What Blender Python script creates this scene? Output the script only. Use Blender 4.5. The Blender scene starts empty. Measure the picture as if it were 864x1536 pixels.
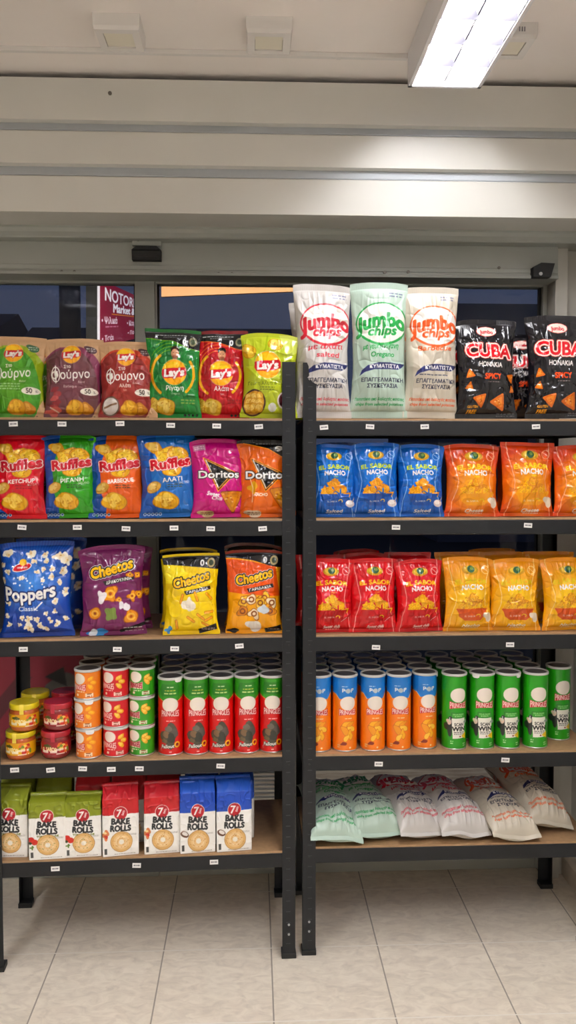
import bpy, math, random
import numpy as np
from mathutils import Vector, Matrix

SC = bpy.context.scene
COL = SC.collection
R = math.radians

# ------------------------------------------------------------------ colour / materials
def lin(h):
    if isinstance(h, str):
        h = h.lstrip('#')
        h = [int(h[i:i + 2], 16) / 255 for i in (0, 2, 4)]
    return tuple((c / 12.92 if c <= 0.04045 else ((c + 0.055) / 1.055) ** 2.4) for c in h)

def srgb(h):
    if isinstance(h, str):
        h = h.lstrip('#')
        return np.array([int(h[i:i + 2], 16) / 255 for i in (0, 2, 4)])
    return np.array(h, float)

def new_mat(name):
    m = bpy.data.materials.new(name)
    m.use_nodes = True
    nt = m.node_tree
    return m, nt, nt.nodes['Principled BSDF']

def mat(name, col, rough=0.5, metal=0.0, spec=0.5, coat=0.0, noise=0.0, nscale=30.0, bump=0.0, bscale=60.0):
    m, nt, b = new_mat(name)
    c = lin(col)
    b.inputs['Base Color'].default_value = (*c, 1)
    b.inputs['Roughness'].default_value = rough
    b.inputs['Metallic'].default_value = metal
    b.inputs['Specular IOR Level'].default_value = spec
    b.inputs['Coat Weight'].default_value = coat
    if noise or bump:
        tc = nt.nodes.new('ShaderNodeTexCoord')
    if noise:
        n = nt.nodes.new('ShaderNodeTexNoise'); n.inputs['Scale'].default_value = nscale
        n.inputs['Detail'].default_value = 5
        r = nt.nodes.new('ShaderNodeValToRGB')
        lo = tuple(x * (1 - noise) for x in c); hi = tuple(min(1, x * (1 + noise)) for x in c)
        r.color_ramp.elements[0].position = 0.3; r.color_ramp.elements[0].color = (*lo, 1)
        r.color_ramp.elements[1].position = 0.7; r.color_ramp.elements[1].color = (*hi, 1)
        nt.links.new(tc.outputs['Object'], n.inputs['Vector'])
        nt.links.new(n.outputs['Fac'], r.inputs['Fac'])
        nt.links.new(r.outputs['Color'], b.inputs['Base Color'])
    if bump:
        n2 = nt.nodes.new('ShaderNodeTexNoise'); n2.inputs['Scale'].default_value = bscale
        bp = nt.nodes.new('ShaderNodeBump'); bp.inputs['Strength'].default_value = bump
        bp.inputs['Distance'].default_value = 0.002
        nt.links.new(tc.outputs['Object'], n2.inputs['Vector'])
        nt.links.new(n2.outputs['Fac'], bp.inputs['Height'])
        nt.links.new(bp.outputs['Normal'], b.inputs['Normal'])
    return m

def emit(name, col, strength):
    m, nt, b = new_mat(name)
    b.inputs['Base Color'].default_value = (*lin(col), 1)
    b.inputs['Emission Color'].default_value = (*lin(col), 1)
    b.inputs['Emission Strength'].default_value = strength
    return m

def print_mat(name, rough, coat=0.0, spec=0.5, metal=0.0):
    """printed packaging: the print is the mesh's own colour attribute"""
    m, nt, b = new_mat(name)
    a = nt.nodes.new('ShaderNodeAttribute'); a.attribute_name = 'Print'
    nt.links.new(a.outputs['Color'], b.inputs['Base Color'])
    b.inputs['Roughness'].default_value = rough
    b.inputs['Coat Weight'].default_value = coat
    b.inputs['Coat Roughness'].default_value = 0.12
    b.inputs['Specular IOR Level'].default_value = spec
    b.inputs['Metallic'].default_value = metal
    return m

M = {}
M['foil'] = print_mat('printed glossy film', 0.13, 0.0, 0.5)
M['paper'] = print_mat('printed matt film', 0.42, 0.05)
M['poly'] = print_mat('printed soft plastic film', 0.36, 0.1)
M['card'] = print_mat('printed card tube', 0.3, 0.2)
M['board'] = print_mat('printed board', 0.5)
M['black'] = mat('black powder coated steel', '#16181b', 0.45, spec=0.35, noise=0.08, nscale=40, bump=0.15, bscale=700)
M['slot'] = mat('punched slot edge', '#34373c', 0.5)
M['cap'] = mat('black plastic foot', '#141516', 0.5)
M['bolt'] = mat('zinc rivet', '#b9bcc0', 0.35, metal=0.9)
M['mdf'] = mat('brown fibreboard', '#a07e5a', 0.6, noise=0.12, nscale=60)
M['tag'] = mat('white tag paper', '#f4f2f0', 0.6)
M['taginkm'] = mat('tag ink', '#8f8c92', 0.7)
M['wallw'] = mat('white painted wall', '#dedbd4', 0.6, noise=0.03, nscale=4)
M['ceil'] = mat('white painted ceiling', '#f6efea', 0.65, noise=0.03, nscale=3)
M['box'] = mat('white lacquered shutter box', '#d9d7d0', 0.38, noise=0.02, nscale=5)
M['alu'] = mat('grey green lacquered aluminium', '#a9aca5', 0.38, noise=0.03, nscale=8)
M['aluw'] = mat('pale lacquered aluminium', '#c9c6bd', 0.4, noise=0.03, nscale=8)
M['white'] = mat('white plastic', '#e6e2de', 0.4)
M['whitel'] = mat('white lamp sheet metal', '#e4e3e6', 0.4)
M['lens'] = mat('opal lens', '#e9e3d2', 0.3)
M['screw'] = mat('steel screw', '#77736c', 0.35, metal=0.8)
M['gasket'] = mat('black rubber gasket', '#0c0d10', 0.6)

# ------------------------------------------------------------------ mesh helpers
class MB:
    """collects shapes for ONE mesh object"""
    def __init__(s): s.v = []; s.f = []; s.m = []; s.mats = []; s.sm = []
    def mi(s, m):
        if m not in s.mats: s.mats.append(m)
        return s.mats.index(m)
    def add(s, vs, fs, m, smooth=False):
        o = len(s.v); k = s.mi(m)
        s.v += [tuple(p) for p in vs]
        for f in fs:
            s.f.append(tuple(i + o for i in f)); s.m.append(k); s.sm.append(smooth)
    def box(s, x0, x1, y0, y1, z0, z1, m, bev=0.0):
        if bev <= 0:
            vs = [(x, y, z) for x in (x0, x1) for y in (y0, y1) for z in (z0, z1)]
            s.add(vs, [(0, 1, 3, 2), (4, 6, 7, 5), (0, 4, 5, 1), (2, 3, 7, 6), (0, 2, 6, 4), (1, 5, 7, 3)], m)
            return
        import bmesh
        bm = bmesh.new(); bmesh.ops.create_cube(bm, size=1)
        for v in bm.verts:
            v.co = Vector(((x0 + x1) / 2 + v.co.x * (x1 - x0), (y0 + y1) / 2 + v.co.y * (y1 - y0), (z0 + z1) / 2 + v.co.z * (z1 - z0)))
        bmesh.ops.bevel(bm, geom=bm.edges[:], offset=bev, segments=2, affect='EDGES', profile=0.6)
        bm.verts.index_update()
        s.add([v.co[:] for v in bm.verts], [[v.index for v in f.verts] for f in bm.faces], m)
        bm.free()
    def prism(s, poly, axis, a, b, m):
        """poly: 2-D outline extruded along axis ('x','y','z') from a to b"""
        def P(p, t):
            return {'x': (t, p[0], p[1]), 'y': (p[0], t, p[1]), 'z': (p[0], p[1], t)}[axis]
        n = len(poly)
        vs = [P(p, a) for p in poly] + [P(p, b) for p in poly]
        fs = [(i, (i + 1) % n, n + (i + 1) % n, n + i) for i in range(n)] + [tuple(range(n - 1, -1, -1)), tuple(range(n, 2 * n))]
        s.add(vs, fs, m)
    def lathe(s, prof, m, n=40, cx=0, cy=0, smooth=True, close=True):
        """prof: list of (r, z) from bottom to top; capped where r>0 at the ends"""
        vs = []; fs = []
        for r, z in prof:
            for k in range(n):
                t = 2 * math.pi * k / n
                vs.append((cx + r * math.cos(t), cy + r * math.sin(t), z))
        for j in range(len(prof) - 1):
            for k in range(n):
                fs.append((j * n + k, j * n + (k + 1) % n, (j + 1) * n + (k + 1) % n, (j + 1) * n + k))
        s.add(vs, fs, m, smooth)
        if close:
            o = (len(prof) - 1) * n
            s.add([vs[k] for k in range(n)], [tuple(range(n - 1, -1, -1))], m)
            s.add([vs[o + k] for k in range(n)], [tuple(range(n))], m)
    def tube(s, p0, p1, r, m, n=12):
        p0, p1 = Vector(p0), Vector(p1)
        q = (p1 - p0).to_track_quat('Z', 'Y').to_matrix(); L = (p1 - p0).length
        vs = []
        for z in (0, L):
            for k in range(n):
                t = 2 * math.pi * k / n
                vs.append(p0 + q @ Vector((r * math.cos(t), r * math.sin(t), z)))
        fs = [(k, (k + 1) % n, n + (k + 1) % n, n + k) for k in range(n)]
        s.add(vs, fs, m, True)
        s.add(vs, [tuple(range(n - 1, -1, -1)), tuple(range(n, 2 * n))], m)
    def build(s, name, parent=None, loc=None):
        me = bpy.data.meshes.new(name)
        me.from_pydata(s.v, [], s.f)
        for m in s.mats: me.materials.append(m)
        me.polygons.foreach_set('material_index', s.m)
        me.polygons.foreach_set('use_smooth', s.sm)
        me.update()
        import bmesh
        bm = bmesh.new(); bm.from_mesh(me); bmesh.ops.recalc_face_normals(bm, faces=bm.faces[:]); bm.to_mesh(me); bm.free()
        return link(name, me, parent, loc)

def link(name, data, parent=None, loc=None):
    o = bpy.data.objects.new(name, data); COL.objects.link(o)
    if parent: o.parent = parent
    if loc is not None: o.location = loc
    return o

LABELS = {}
def tag(o, label, cat, group=None):
    o['label'] = label; o['category'] = cat
    if group: o['group'] = group
    return o
def struct(o):
    o['kind'] = 'structure'; return o
def thing(name, label, cat, loc=(0, 0, 0), rz=0.0, group=None):
    o = link(name, None); o.location = loc; o.rotation_euler = (0, 0, rz); o.empty_display_size = 0.05
    return tag(o, label, cat, group)
def kids(o): return [c for c in COL.objects if c.parent == o]
CHILD = {}
def copy_tree(o, parent=None):
    c = o.copy(); COL.objects.link(c)
    if parent: c.parent = parent
    for ch in [x for x in list(o.children)]: copy_tree(ch, c)
    return c

# ------------------------------------------------------------------ camera
F, PCX, PCY = 1240.0, 432.0, 744.3
PITCH, YAW = R(2.6), R(2.4)
EYE = Vector((0, 0, 1.516))
fw = Vector((math.sin(YAW) * math.cos(PITCH), math.cos(YAW) * math.cos(PITCH), -math.sin(PITCH)))
rt = Vector((math.cos(YAW), -math.sin(YAW), 0))
up = rt.cross(fw)
cd = bpy.data.cameras.new('camera'); cam = bpy.data.objects.new('camera', cd); COL.objects.link(cam)
cd.sensor_fit = 'VERTICAL'; cd.sensor_height = 24.0; cd.lens = F / 1536 * 24.0
cd.shift_y = -(768 - PCY) / 1536
cd.clip_start = 0.02
cam.matrix_world = Matrix(((rt.x, up.x, -fw.x, EYE.x), (rt.y, up.y, -fw.y, EYE.y), (rt.z, up.z, -fw.z, EYE.z), (0, 0, 0, 1)))
SC.camera = cam

def ray(px, py): return fw + rt * ((px - PCX) / F) - up * ((py - PCY) / F)
def hit(px, py, p, n):
    d = ray(px, py); t = (Vector(p) - EYE).dot(Vector(n)) / d.dot(Vector(n))
    return EYE + d * t
def onY(px, py, Y): return hit(px, py, (0, Y, 0), (0, 1, 0))
def onZ(px, py, Z): return hit(px, py, (0, 0, Z), (0, 0, 1))

# ------------------------------------------------------------------ the room
WY = 2.98        # window plane
CEILZ = 2.72
XR = 1.155       # right wall
floor_m, nt, b = new_mat('stone look floor tiles')
tc = nt.nodes.new('ShaderNodeTexCoord'); sep = nt.nodes.new('ShaderNodeSeparateXYZ')
nt.links.new(tc.outputs['Object'], sep.inputs[0])
def mth(op, a, bb=None):
    n = nt.nodes.new('ShaderNodeMath'); n.operation = op
    for i, x in enumerate((a, bb)):
        if x is None: continue
        if isinstance(x, (int, float)): n.inputs[i].default_value = x
        else: nt.links.new(x, n.inputs[i])
    return n.outputs[0]
def line(out, off, T, w):
    f = mth('FRACT', mth('DIVIDE', mth('ADD', out, 40 * T - off), T))
    d = mth('MINIMUM', f, mth('SUBTRACT', 1.0, f))
    return mth('LESS_THAN', mth('MULTIPLY', d, T), w / 2)
TX, TY = 0.331, 0.335
gx = line(sep.outputs[0], 0.0524, TX, 0.0042); gy = line(sep.outputs[1], 2.497, TY, 0.0042)
g = mth('MAXIMUM', gx, gy)
cx_ = mth('FLOOR', mth('DIVIDE', mth('ADD', sep.outputs[0], 40 * TX - 0.0524), TX))
cy_ = mth('FLOOR', mth('DIVIDE', mth('ADD', sep.outputs[1], 40 * TY - 2.497), TY))
comb = nt.nodes.new('ShaderNodeCombineXYZ'); nt.links.new(cx_, comb.inputs[0]); nt.links.new(cy_, comb.inputs[1])
off = nt.nodes.new('ShaderNodeVectorMath'); off.operation = 'MULTIPLY_ADD'
nt.links.new(comb.outputs[0], off.inputs[0]); off.inputs[1].default_value = (3.7, 5.3, 0); nt.links.new(tc.outputs['Object'], off.inputs[2])
map_ = nt.nodes.new('ShaderNodeMapping'); map_.inputs['Scale'].default_value = (1.0, 1.9, 1)
nt.links.new(off.outputs[0], map_.inputs[0])
n1 = nt.nodes.new('ShaderNodeTexNoise'); n1.inputs['Scale'].default_value = 17; n1.inputs['Detail'].default_value = 9; n1.inputs['Distortion'].default_value = 1.2
n1.inputs['Roughness'].default_value = 0.62
nt.links.new(map_.outputs[0], n1.inputs['Vector'])
r1 = nt.nodes.new('ShaderNodeValToRGB')
e = r1.color_ramp.elements
e[0].position = 0.33; e[0].color = (*lin('#dacfbf'), 1); e[1].position = 0.62; e[1].color = (*lin('#f0e6d5'), 1)
k = r1.color_ramp.elements.new(0.47); k.color = (*lin('#e6dbca'), 1)
nt.links.new(n1.outputs['Fac'], r1.inputs['Fac'])
mx = nt.nodes.new('ShaderNodeMix'); mx.data_type = 'RGBA'
nt.links.new(g, mx.inputs[0]); nt.links.new(r1.outputs['Color'], mx.inputs[6]); gc = nt.nodes.new('ShaderNodeMix'); gc.data_type = 'RGBA'; nt.links.new(gy, gc.inputs[0])
gc.inputs[6].default_value = (*lin('#a1988b'), 1); gc.inputs[7].default_value = (*lin('#f0e9dd'), 1); nt.links.new(gc.outputs[2], mx.inputs[7])
nt.links.new(mx.outputs[2], b.inputs['Base Color'])
b.inputs['Roughness'].default_value = 0.38
bp = nt.nodes.new('ShaderNodeBump'); bp.inputs['Distance'].default_value = 0.002; bp.inputs['Strength'].default_value = 0.5; bp.invert = True
nt.links.new(g, bp.inputs['Height']); nt.links.new(bp.outputs['Normal'], b.inputs['Normal'])

XL, YB = -2.6, -3.6
mb = MB(); mb.box(XL - .1, XR + .1, YB - .1, WY + .06, -0.1, 0, floor_m); struct(mb.build('floor'))
mb = MB(); mb.box(XL - .1, XR + .1, YB - .1, WY + .06, CEILZ, CEILZ + .1, M['ceil']); struct(mb.build('ceiling'))
mb = MB(); mb.box(XR, XR + .1, YB - .1, WY + .06, 0, CEILZ, M['wallw']); struct(mb.build('wall_right'))
mb = MB(); mb.box(XL - .1, XL, YB - .1, WY + .06, 0, CEILZ, M['wallw']); struct(mb.build('wall_left'))
mb = MB(); mb.box(XL, XR, YB - .1, YB, 0, CEILZ, M['wallw']); struct(mb.build('wall_back'))
# stone skirting along the right wall
skm = mat('stone look skirting', '#c4b8a8', 0.4, noise=0.12, nscale=14)
mb = MB(); mb.prism([(XR - .034, 0), (XR, 0), (XR, .078), (XR - .02, .078), (XR - .034, .072)], 'y', YB, WY - .04, skm); struct(mb.build('baseboard_right'))

# shutter box over the window, with stepped horizontal grooves
YBX = 2.65
def zb(py, Y=YBX): return onY(432, py, Y).z
z0, zt = zb(322), CEILZ - 0.022
prof = [(WY, z0), (YBX + .16, z0), (YBX + .155, z0 - .004), (YBX + .15, z0), (YBX, z0)]
for a_, b_ in ((268, 250), (201, 185)):
    za, zc = zb(a_), zb(b_)
    prof += [(YBX, za - .003), (YBX + .003, za), (YBX + .020, za + .002), (YBX + .020, zc - .004), (YBX, zc)]
prof += [(YBX, zt), (YBX + .02, zt), (WY, zt)]
mb = MB(); mb.prism(prof, 'x', XL, XR, M['box'])
box = struct(mb.build('trim_1'))
M['strip'] = mat('blue grey groove strip', '#bfc5ca', 0.25)  # groove bands coloured bluer and darker than the box
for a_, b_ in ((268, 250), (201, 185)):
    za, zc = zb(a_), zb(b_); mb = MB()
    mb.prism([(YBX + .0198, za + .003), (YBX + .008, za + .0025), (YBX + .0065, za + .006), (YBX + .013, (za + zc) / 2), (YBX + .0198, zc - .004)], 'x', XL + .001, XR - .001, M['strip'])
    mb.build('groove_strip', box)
mb = MB(); p = onY(165, 140, YBX)
mb.tube((p.x, YBX - .003, p.z), (p.x, YBX + .002, p.z), .006, M['screw']); mb.build('screw', box)
# second step and the sliding-door header
HY = 2.86
zs = onY(432, 345, 2.80).z; zh1 = onY(432, 366, HY).z; zh0 = onY(432, 415, HY).z
mb = MB()
mb.prism([(2.80, z0), (2.80, zs - .0), (2.806, zs - .012), (2.806, zh1 + .004), (2.81, zh1), (HY + .05, zh1), (HY + .05, z0)], 'x', XL, XR, M['alu'])
struct(mb.build('trim_2'))
XJ = onY(837, 390, HY).x
mb = MB()
mb.prism([(HY, zh1), (HY, zh0 + .035), (HY - .003, zh0 + .033), (HY - .003, zh0 + .020), (HY, zh0 + .018), (HY - .001, zh0 + .012), (HY - .008, zh0 + .009), (HY - .008, zh0), (WY + .05, zh0), (WY + .05, zh1)], 'x', XL, XJ, M['alu'])
head = struct(mb.build('trim_3'))
for i, (px, py) in enumerate(((93, 408), (112, 408), (328, 411), (348, 411), (577, 409), (612, 408), (748, 402))):
    q = onY(px, py, HY); mb = MB()
    mb.tube((q.x, HY - .005, q.z), (q.x, HY + .001, q.z), .0055, M['screw']); mb.build('screw', head)
# pale wall post at the right of the window
mb = MB(); xj1 = onY(849, 400, 2.90).x
mb.box(XJ, xj1, 2.88, WY + .05, 0, zh1 + .02, M['aluw'], .002); struct(mb.build('trim_4'))
mb = MB(); mb.box(xj1 + .003, XR, 2.91, WY + .05, 0, zh1 + .02, M['aluw'], .002); struct(mb.build('trim_5'))

# window frames and panes
def wx(px, py=450): return onY(px, py, WY).x
gm, nt, b = new_mat('window glass')
nt.nodes.remove(b)
outn = nt.nodes['Material Output']
tr = nt.nodes.new('ShaderNodeBsdfTransparent'); tr.inputs[0].default_value = (.82, .86, .88, 1)
gl = nt.nodes.new('ShaderNodeBsdfGlossy'); gl.inputs['Roughness'].default_value = 0.0
fr = nt.nodes.new('ShaderNodeFresnel'); fr.inputs['IOR'].default_value = 1.3
ms = nt.nodes.new('ShaderNodeMixShader')
nt.links.new(fr.outputs[0], ms.inputs[0]); nt.links.new(tr.outputs[0], ms.inputs[1]); nt.links.new(gl.outputs[0], ms.inputs[2]); nt.links.new(ms.outputs[0], outn.inputs['Surface'])
x1, x2 = wx(204), wx(234)
xr0 = wx(811)
def window(n, xa, xb, lw, rw):
    f = MB()
    zt_, zb_ = zh0 + .005, 0.0
    f.box(xa, xa + lw, WY - .025, WY + .03, zb_, zt_, M['alu'], .002)
    f.box(xb - rw, xb, WY - .025, WY + .03, zb_, zt_, M['alu'], .002)
    f.box(xa + lw, xb - rw, WY - .022, WY + .027, 0, .09, M['alu'], .002)
    f.box(xa + lw, xb - rw, WY - .022, WY + .027, zt_ - .012, zt_, M['alu'])
    o = struct(f.build('window_%d' % n))
    g_ = MB(); g_.box(xa + lw, xb - rw, WY + .004, WY + .010, .09, zt_ - .012, gm); g_.build('pane', o)
    k_ = MB()
    for x in (xa + lw, xb - rw - .006): k_.box(x, x + .006, WY - .004, WY + .018, .09, zt_ - .012, M['gasket'])
    k_.build('gasket', o)
    return o
window(1, XL, x2 - .001, .05, x2 - x1)
window(2, x2 + .001, XJ - .001, .004, XJ - .001 - xr0)

# outside at dusk
pv, nt, b = new_mat('outside paving')
tc = nt.nodes.new('ShaderNodeTexCoord'); n1 = nt.nodes.new('ShaderNodeTexNoise'); n1.inputs['Scale'].default_value = 9; n1.inputs['Detail'].default_value = 6
mp = nt.nodes.new('ShaderNodeMapping'); mp.inputs['Scale'].default_value = (.6, 3, 1)
r1 = nt.nodes.new('ShaderNodeValToRGB'); r1.color_ramp.elements[0].color = (*lin('#a8937c'), 1); r1.color_ramp.elements[1].color = (*lin('#e2d2ba'), 1)
r1.color_ramp.elements[0].position = .35; r1.color_ramp.elements[1].position = .65
nt.links.new(tc.outputs['Object'], mp.inputs[0]); nt.links.new(mp.outputs[0], n1.inputs['Vector']); nt.links.new(n1.outputs['Fac'], r1.inputs['Fac']); nt.links.new(r1.outputs['Color'], b.inputs['Base Color'])
b.inputs['Roughness'].default_value = .5
mb = MB(); mb.box(-6, 6, WY + .06, 5.2, -.1, -.02, pv); struct(mb.build('ground'))
mb = MB(); mb.box(-30, 30, 5.2, 40, -.2, -.12, mat('asphalt', '#2d2e33', .8, noise=.2, nscale=8)); struct(mb.build('road'))
hm = mat('far house render', '#5d6070', .8, noise=.1, nscale=3); hr = mat('far house roof tiles', '#3a3f52', .8)
def house(x0, x1, y, h, rh, lab):
    o = thing('house', lab, 'house', ((x0 + x1) / 2, y + 3, -.12)); w = (x1 - x0) / 2
    m = MB(); m.box(-w, w, -3, 3, 0, h, hm); m.build('wall', o)
    m = MB(); m.prism([(-3.4, h), (3.4, h), (0, h + rh)], 'x', -w - .3, w + .3, hr); m.build('roof', o)
    for k in range(2):
        m = MB(); xx = -w * .5 + k * w
        m.box(xx - .5, xx + .5, -3.05, -2.98, h - 2.0, h - .8, M['gasket']); m.build('window', o)
house(3.6, 8.6, 16, 3.9, 1.3, 'dim house across the street behind the black snack bags')
house(-5.2, 1.0, 18, 3.4, 1.5, 'dim house across the street left of the tall white sacks')
house(-13, -6.4, 19, 4.2, 1.2, 'dim house across the street seen through the left pane')
w_ = bpy.data.worlds.new('dusk'); SC.world = w_; w_.use_nodes = True
w_.node_tree.nodes['Background'].inputs[0].default_value = (*lin('#3f455c'), 1)
w_.node_tree.nodes['Background'].inputs[1].default_value = 0.8
# pole outside (dark utility pole seen through the left pane)
pl = MB(); q = onY(105, 470, 5.6)
pl.lathe([(.075, -.12), (.075, .0), (.065, 4.6)], mat('dark pole', '#34363f', .7), 20)
o = pl.build('street_pole'); o.location = (q.x, 5.6, 0); tag(o, 'dark street pole outside behind the left pane', 'pole')
# ------------------------------------------------------------------ shelving units
UW, UD, UH = .905, .385, 1.80
class Unit: pass
def make_unit(name, label, corner_px, right_corner, ang, zpx, xpx):
    u = Unit(); u.a = ang
    p = onZ(*corner_px, 0)
    c, s = math.cos(ang), math.sin(ang)
    ux, uy = Vector((c, s, 0)), Vector((-s, c, 0))
    u.o = p - ux * UW if right_corner else p
    u.ux, u.uy = ux, uy
    u.z = []
    for zy in zpx:
        q = hit(xpx, zy, u.o, uy); u.z.append(q.z)
    t = thing('shelving_unit', label, 'shelving', u.o, ang)
    u.t = t
    T = .0022; PW = .0395; PD = .034
    def post(x, y, sx, sy):
        m = MB()
        # L-shaped upright: front plate and side plate, with punched slots
        xs = sorted((x, x + sx * PW)); ys = sorted((y, y + sy * T))
        m.box(xs[0], xs[1], ys[0], ys[1], .004, UH, M['black'])
        xs2 = sorted((x, x + sx * T)); ys2 = sorted((y + sy * T, y + sy * PD))
        m.box(xs2[0], xs2[1], ys2[0], ys2[1], .004, UH, M['black'])
        yo = y - sy * .0003
        z = .045
        while z < UH - .02:
            cx = x + sx * PW * .55
            m.box(cx - .0065, cx + .0065, min(yo, y), max(yo, y), z, z + .0022, M['slot'])
            xo = x - sx * .0003; cy = y + sy * PD * .55
            m.box(min(xo, x), max(xo, x), cy - .006, cy + .006, z, z + .004, M['slot'])
            z += .033
        o = m.build('post', t)
        bl = MB()
        zz = [.075, .105] + [h - .03 for h in u.z]
        for z in zz:
            cx = x + sx * PW * .5
            bl.tube((cx, y - sy * .0022, z), (cx, y + sy * .001, z), .0035 if z < .2 else .003, M['bolt'] if z < .2 else M['cap'], 10)
        bl.build('rivet', o)
        ft = MB(); xf = sorted((x - sx * .003, x + sx * (PW + .002))); yf = sorted((y - sy * .003, y + sy * (PD + .003)))
        ft.box(xf[0], xf[1], yf[0], yf[1], 0, .016, M['cap'], .002)
        ft.build('foot', o)
    for x, sx in ((0, 1), (UW, -1)):
        for y, sy in ((0, 1), (UD, -1)): post(x, y, sx, sy)
    for z in u.z:
        rt_ = z - .0065; rb = z - .051
        for yy, sy in ((T, 1), (UD - T, -1)):
            m = MB()
            pr = [(0, rb + .003), (.002, rb), (.016, rb), (.016, rb + .004), (.004, rb + .004), (.0038, rt_ - .012), (.003, rt_ - .0105), (.022, rt_ - .009), (.022, rt_), (.001, rt_), (0, rt_ - .002)]
            pr = [(yy + sy * a, b_) for a, b_ in pr]
            m.prism(pr, 'x', .003, UW - .003, M['black'])
            m.build('shelf_rail', t)
        for xx, sx in ((T, 1), (UW - T, -1)):
            m = MB(); pr = [(xx, rb), (xx + sx * .004, rb), (xx + sx * .004, rt_ - .006), (xx + sx * .02, rt_ - .006), (xx + sx * .02, rt_), (xx, rt_)]
            m.prism(pr, 'y', .026, UD - .026, M['black']); m.build('side_rail', t)
        m = MB(); m.box(.004, UW - .004, .0032, UD - .004, z - .0065, z, M['mdf']); m.build('shelf_board', t)
    return u

UR = make_unit('u', 'black metal shelving unit with tall white sacks standing on top', (454, 1433), False, R(0.3), [627.5, 777.5, 952.5, 1132, 1271], 476)
UL = make_unit('u', 'black metal shelving unit with dip jars on its fourth shelf', (443, 1437), True, R(2.1), [627.5, 778, 953, 1132.5, 1277], 422)

def loc(u, x, y, z): return u.o + u.ux * x + u.uy * y + Vector((0, 0, z))
def local_x(u, px, py, dy):
    """local x of pixel column px on the unit's plane at depth dy"""
    q = hit(px, py, u.o + u.uy * dy, u.uy) - u.o
    return q.dot(u.ux), q.z, (u.o + u.uy * dy + u.ux * q.dot(u.ux) - EYE).dot(fw)

# price tags on the rails
tagmb = MB()
tagmb.box(-.0125, .0125, -.0008, 0, -.007, .007, M['tag'])
for k, (a_, b_) in enumerate(((-.009, -.003), (-.002, .001), (.002, .009))):
    tagmb.box(a_, b_, -.00095, -.0008, -.002, .0025, M['taginkm'])
tag0 = tagmb.build('price_tag')
TAGS = {
 ('L', 0): [(20, 636, 'tan green-fronted crisp bag'), (93, 636, 'tan plum-fronted crisp bag'), (180, 635, 'tan red-fronted crisp bag'), (256, 638, 'dark green crisp bag'), (325, 639, 'red crisp bag with the footballer'), (388, 640, 'lime green crisp bag')],
 ('R', 0): [(486, 641, 'tall white sack with red print, nearest the post'), (555, 640, 'tall pale green sack'), (637, 640, 'tall white sack with orange print'), (804, 640, 'gap between the two black snack bags')],
 ('L', 1): [(33, 791, 'red ridged crisp bag'), (116, 791, 'green ridged crisp bag'), (189, 793, 'orange ridged crisp bag'), (261, 792, 'blue ridged crisp bag'), (316, 793, 'magenta tortilla chip bag'), (394, 793, 'orange tortilla chip bag')],
 ('R', 1): [(594, 791, 'gap between the last two blue nacho bags'), (792, 788, 'second orange nacho bag')],
 ('L', 2): [(35, 974, 'blue popcorn bag'), (176, 974, 'purple puff bag'), (262, 973, 'yellow puff bag'), (359, 969, 'orange puff bag')],
 ('R', 2): [(564, 971, 'second red nacho bag'), (765, 967, 'second yellow nacho bag')],
 ('L', 3): [(22, 1155, 'yellow-lidded dip jars'), (76, 1155, 'red-lidded dip jars'), (124, 1153, 'orange mini cans'), (167, 1154, 'red mini cans'), (209, 1153, 'green mini cans'), (331, 1149, 'tall red cans')],
 ('R', 3): [(568, 1146, 'tall orange cans'), (758, 1140, 'tall green cans')],
 ('L', 4): [(83, 1303, 'olive-topped bread crisp packets'), (205, 1298, 'red-topped bread crisp packets'), (321, 1293, 'blue-topped bread crisp packets')],
}
rnd = random.Random(3)
first = True
for (uu, sh), lst in TAGS.items():
    u = UL if uu == 'L' else UR
    for px, py, what in lst:
        o = tag0 if first else tag0.copy()
        if not first: COL.objects.link(o)
        first = False
        x, z, d = local_x(u, px, py, .0022)
        z = min(max(z, u.z[sh] - .042), u.z[sh] - .017)
        o.location = loc(u, x, .0020, z); o.rotation_euler = (0, R(rnd.uniform(-5, 5)), u.a)
        tag(o, 'small white price tag under the %s' % what, 'price tag', 'price tags on the shelf rails')

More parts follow.
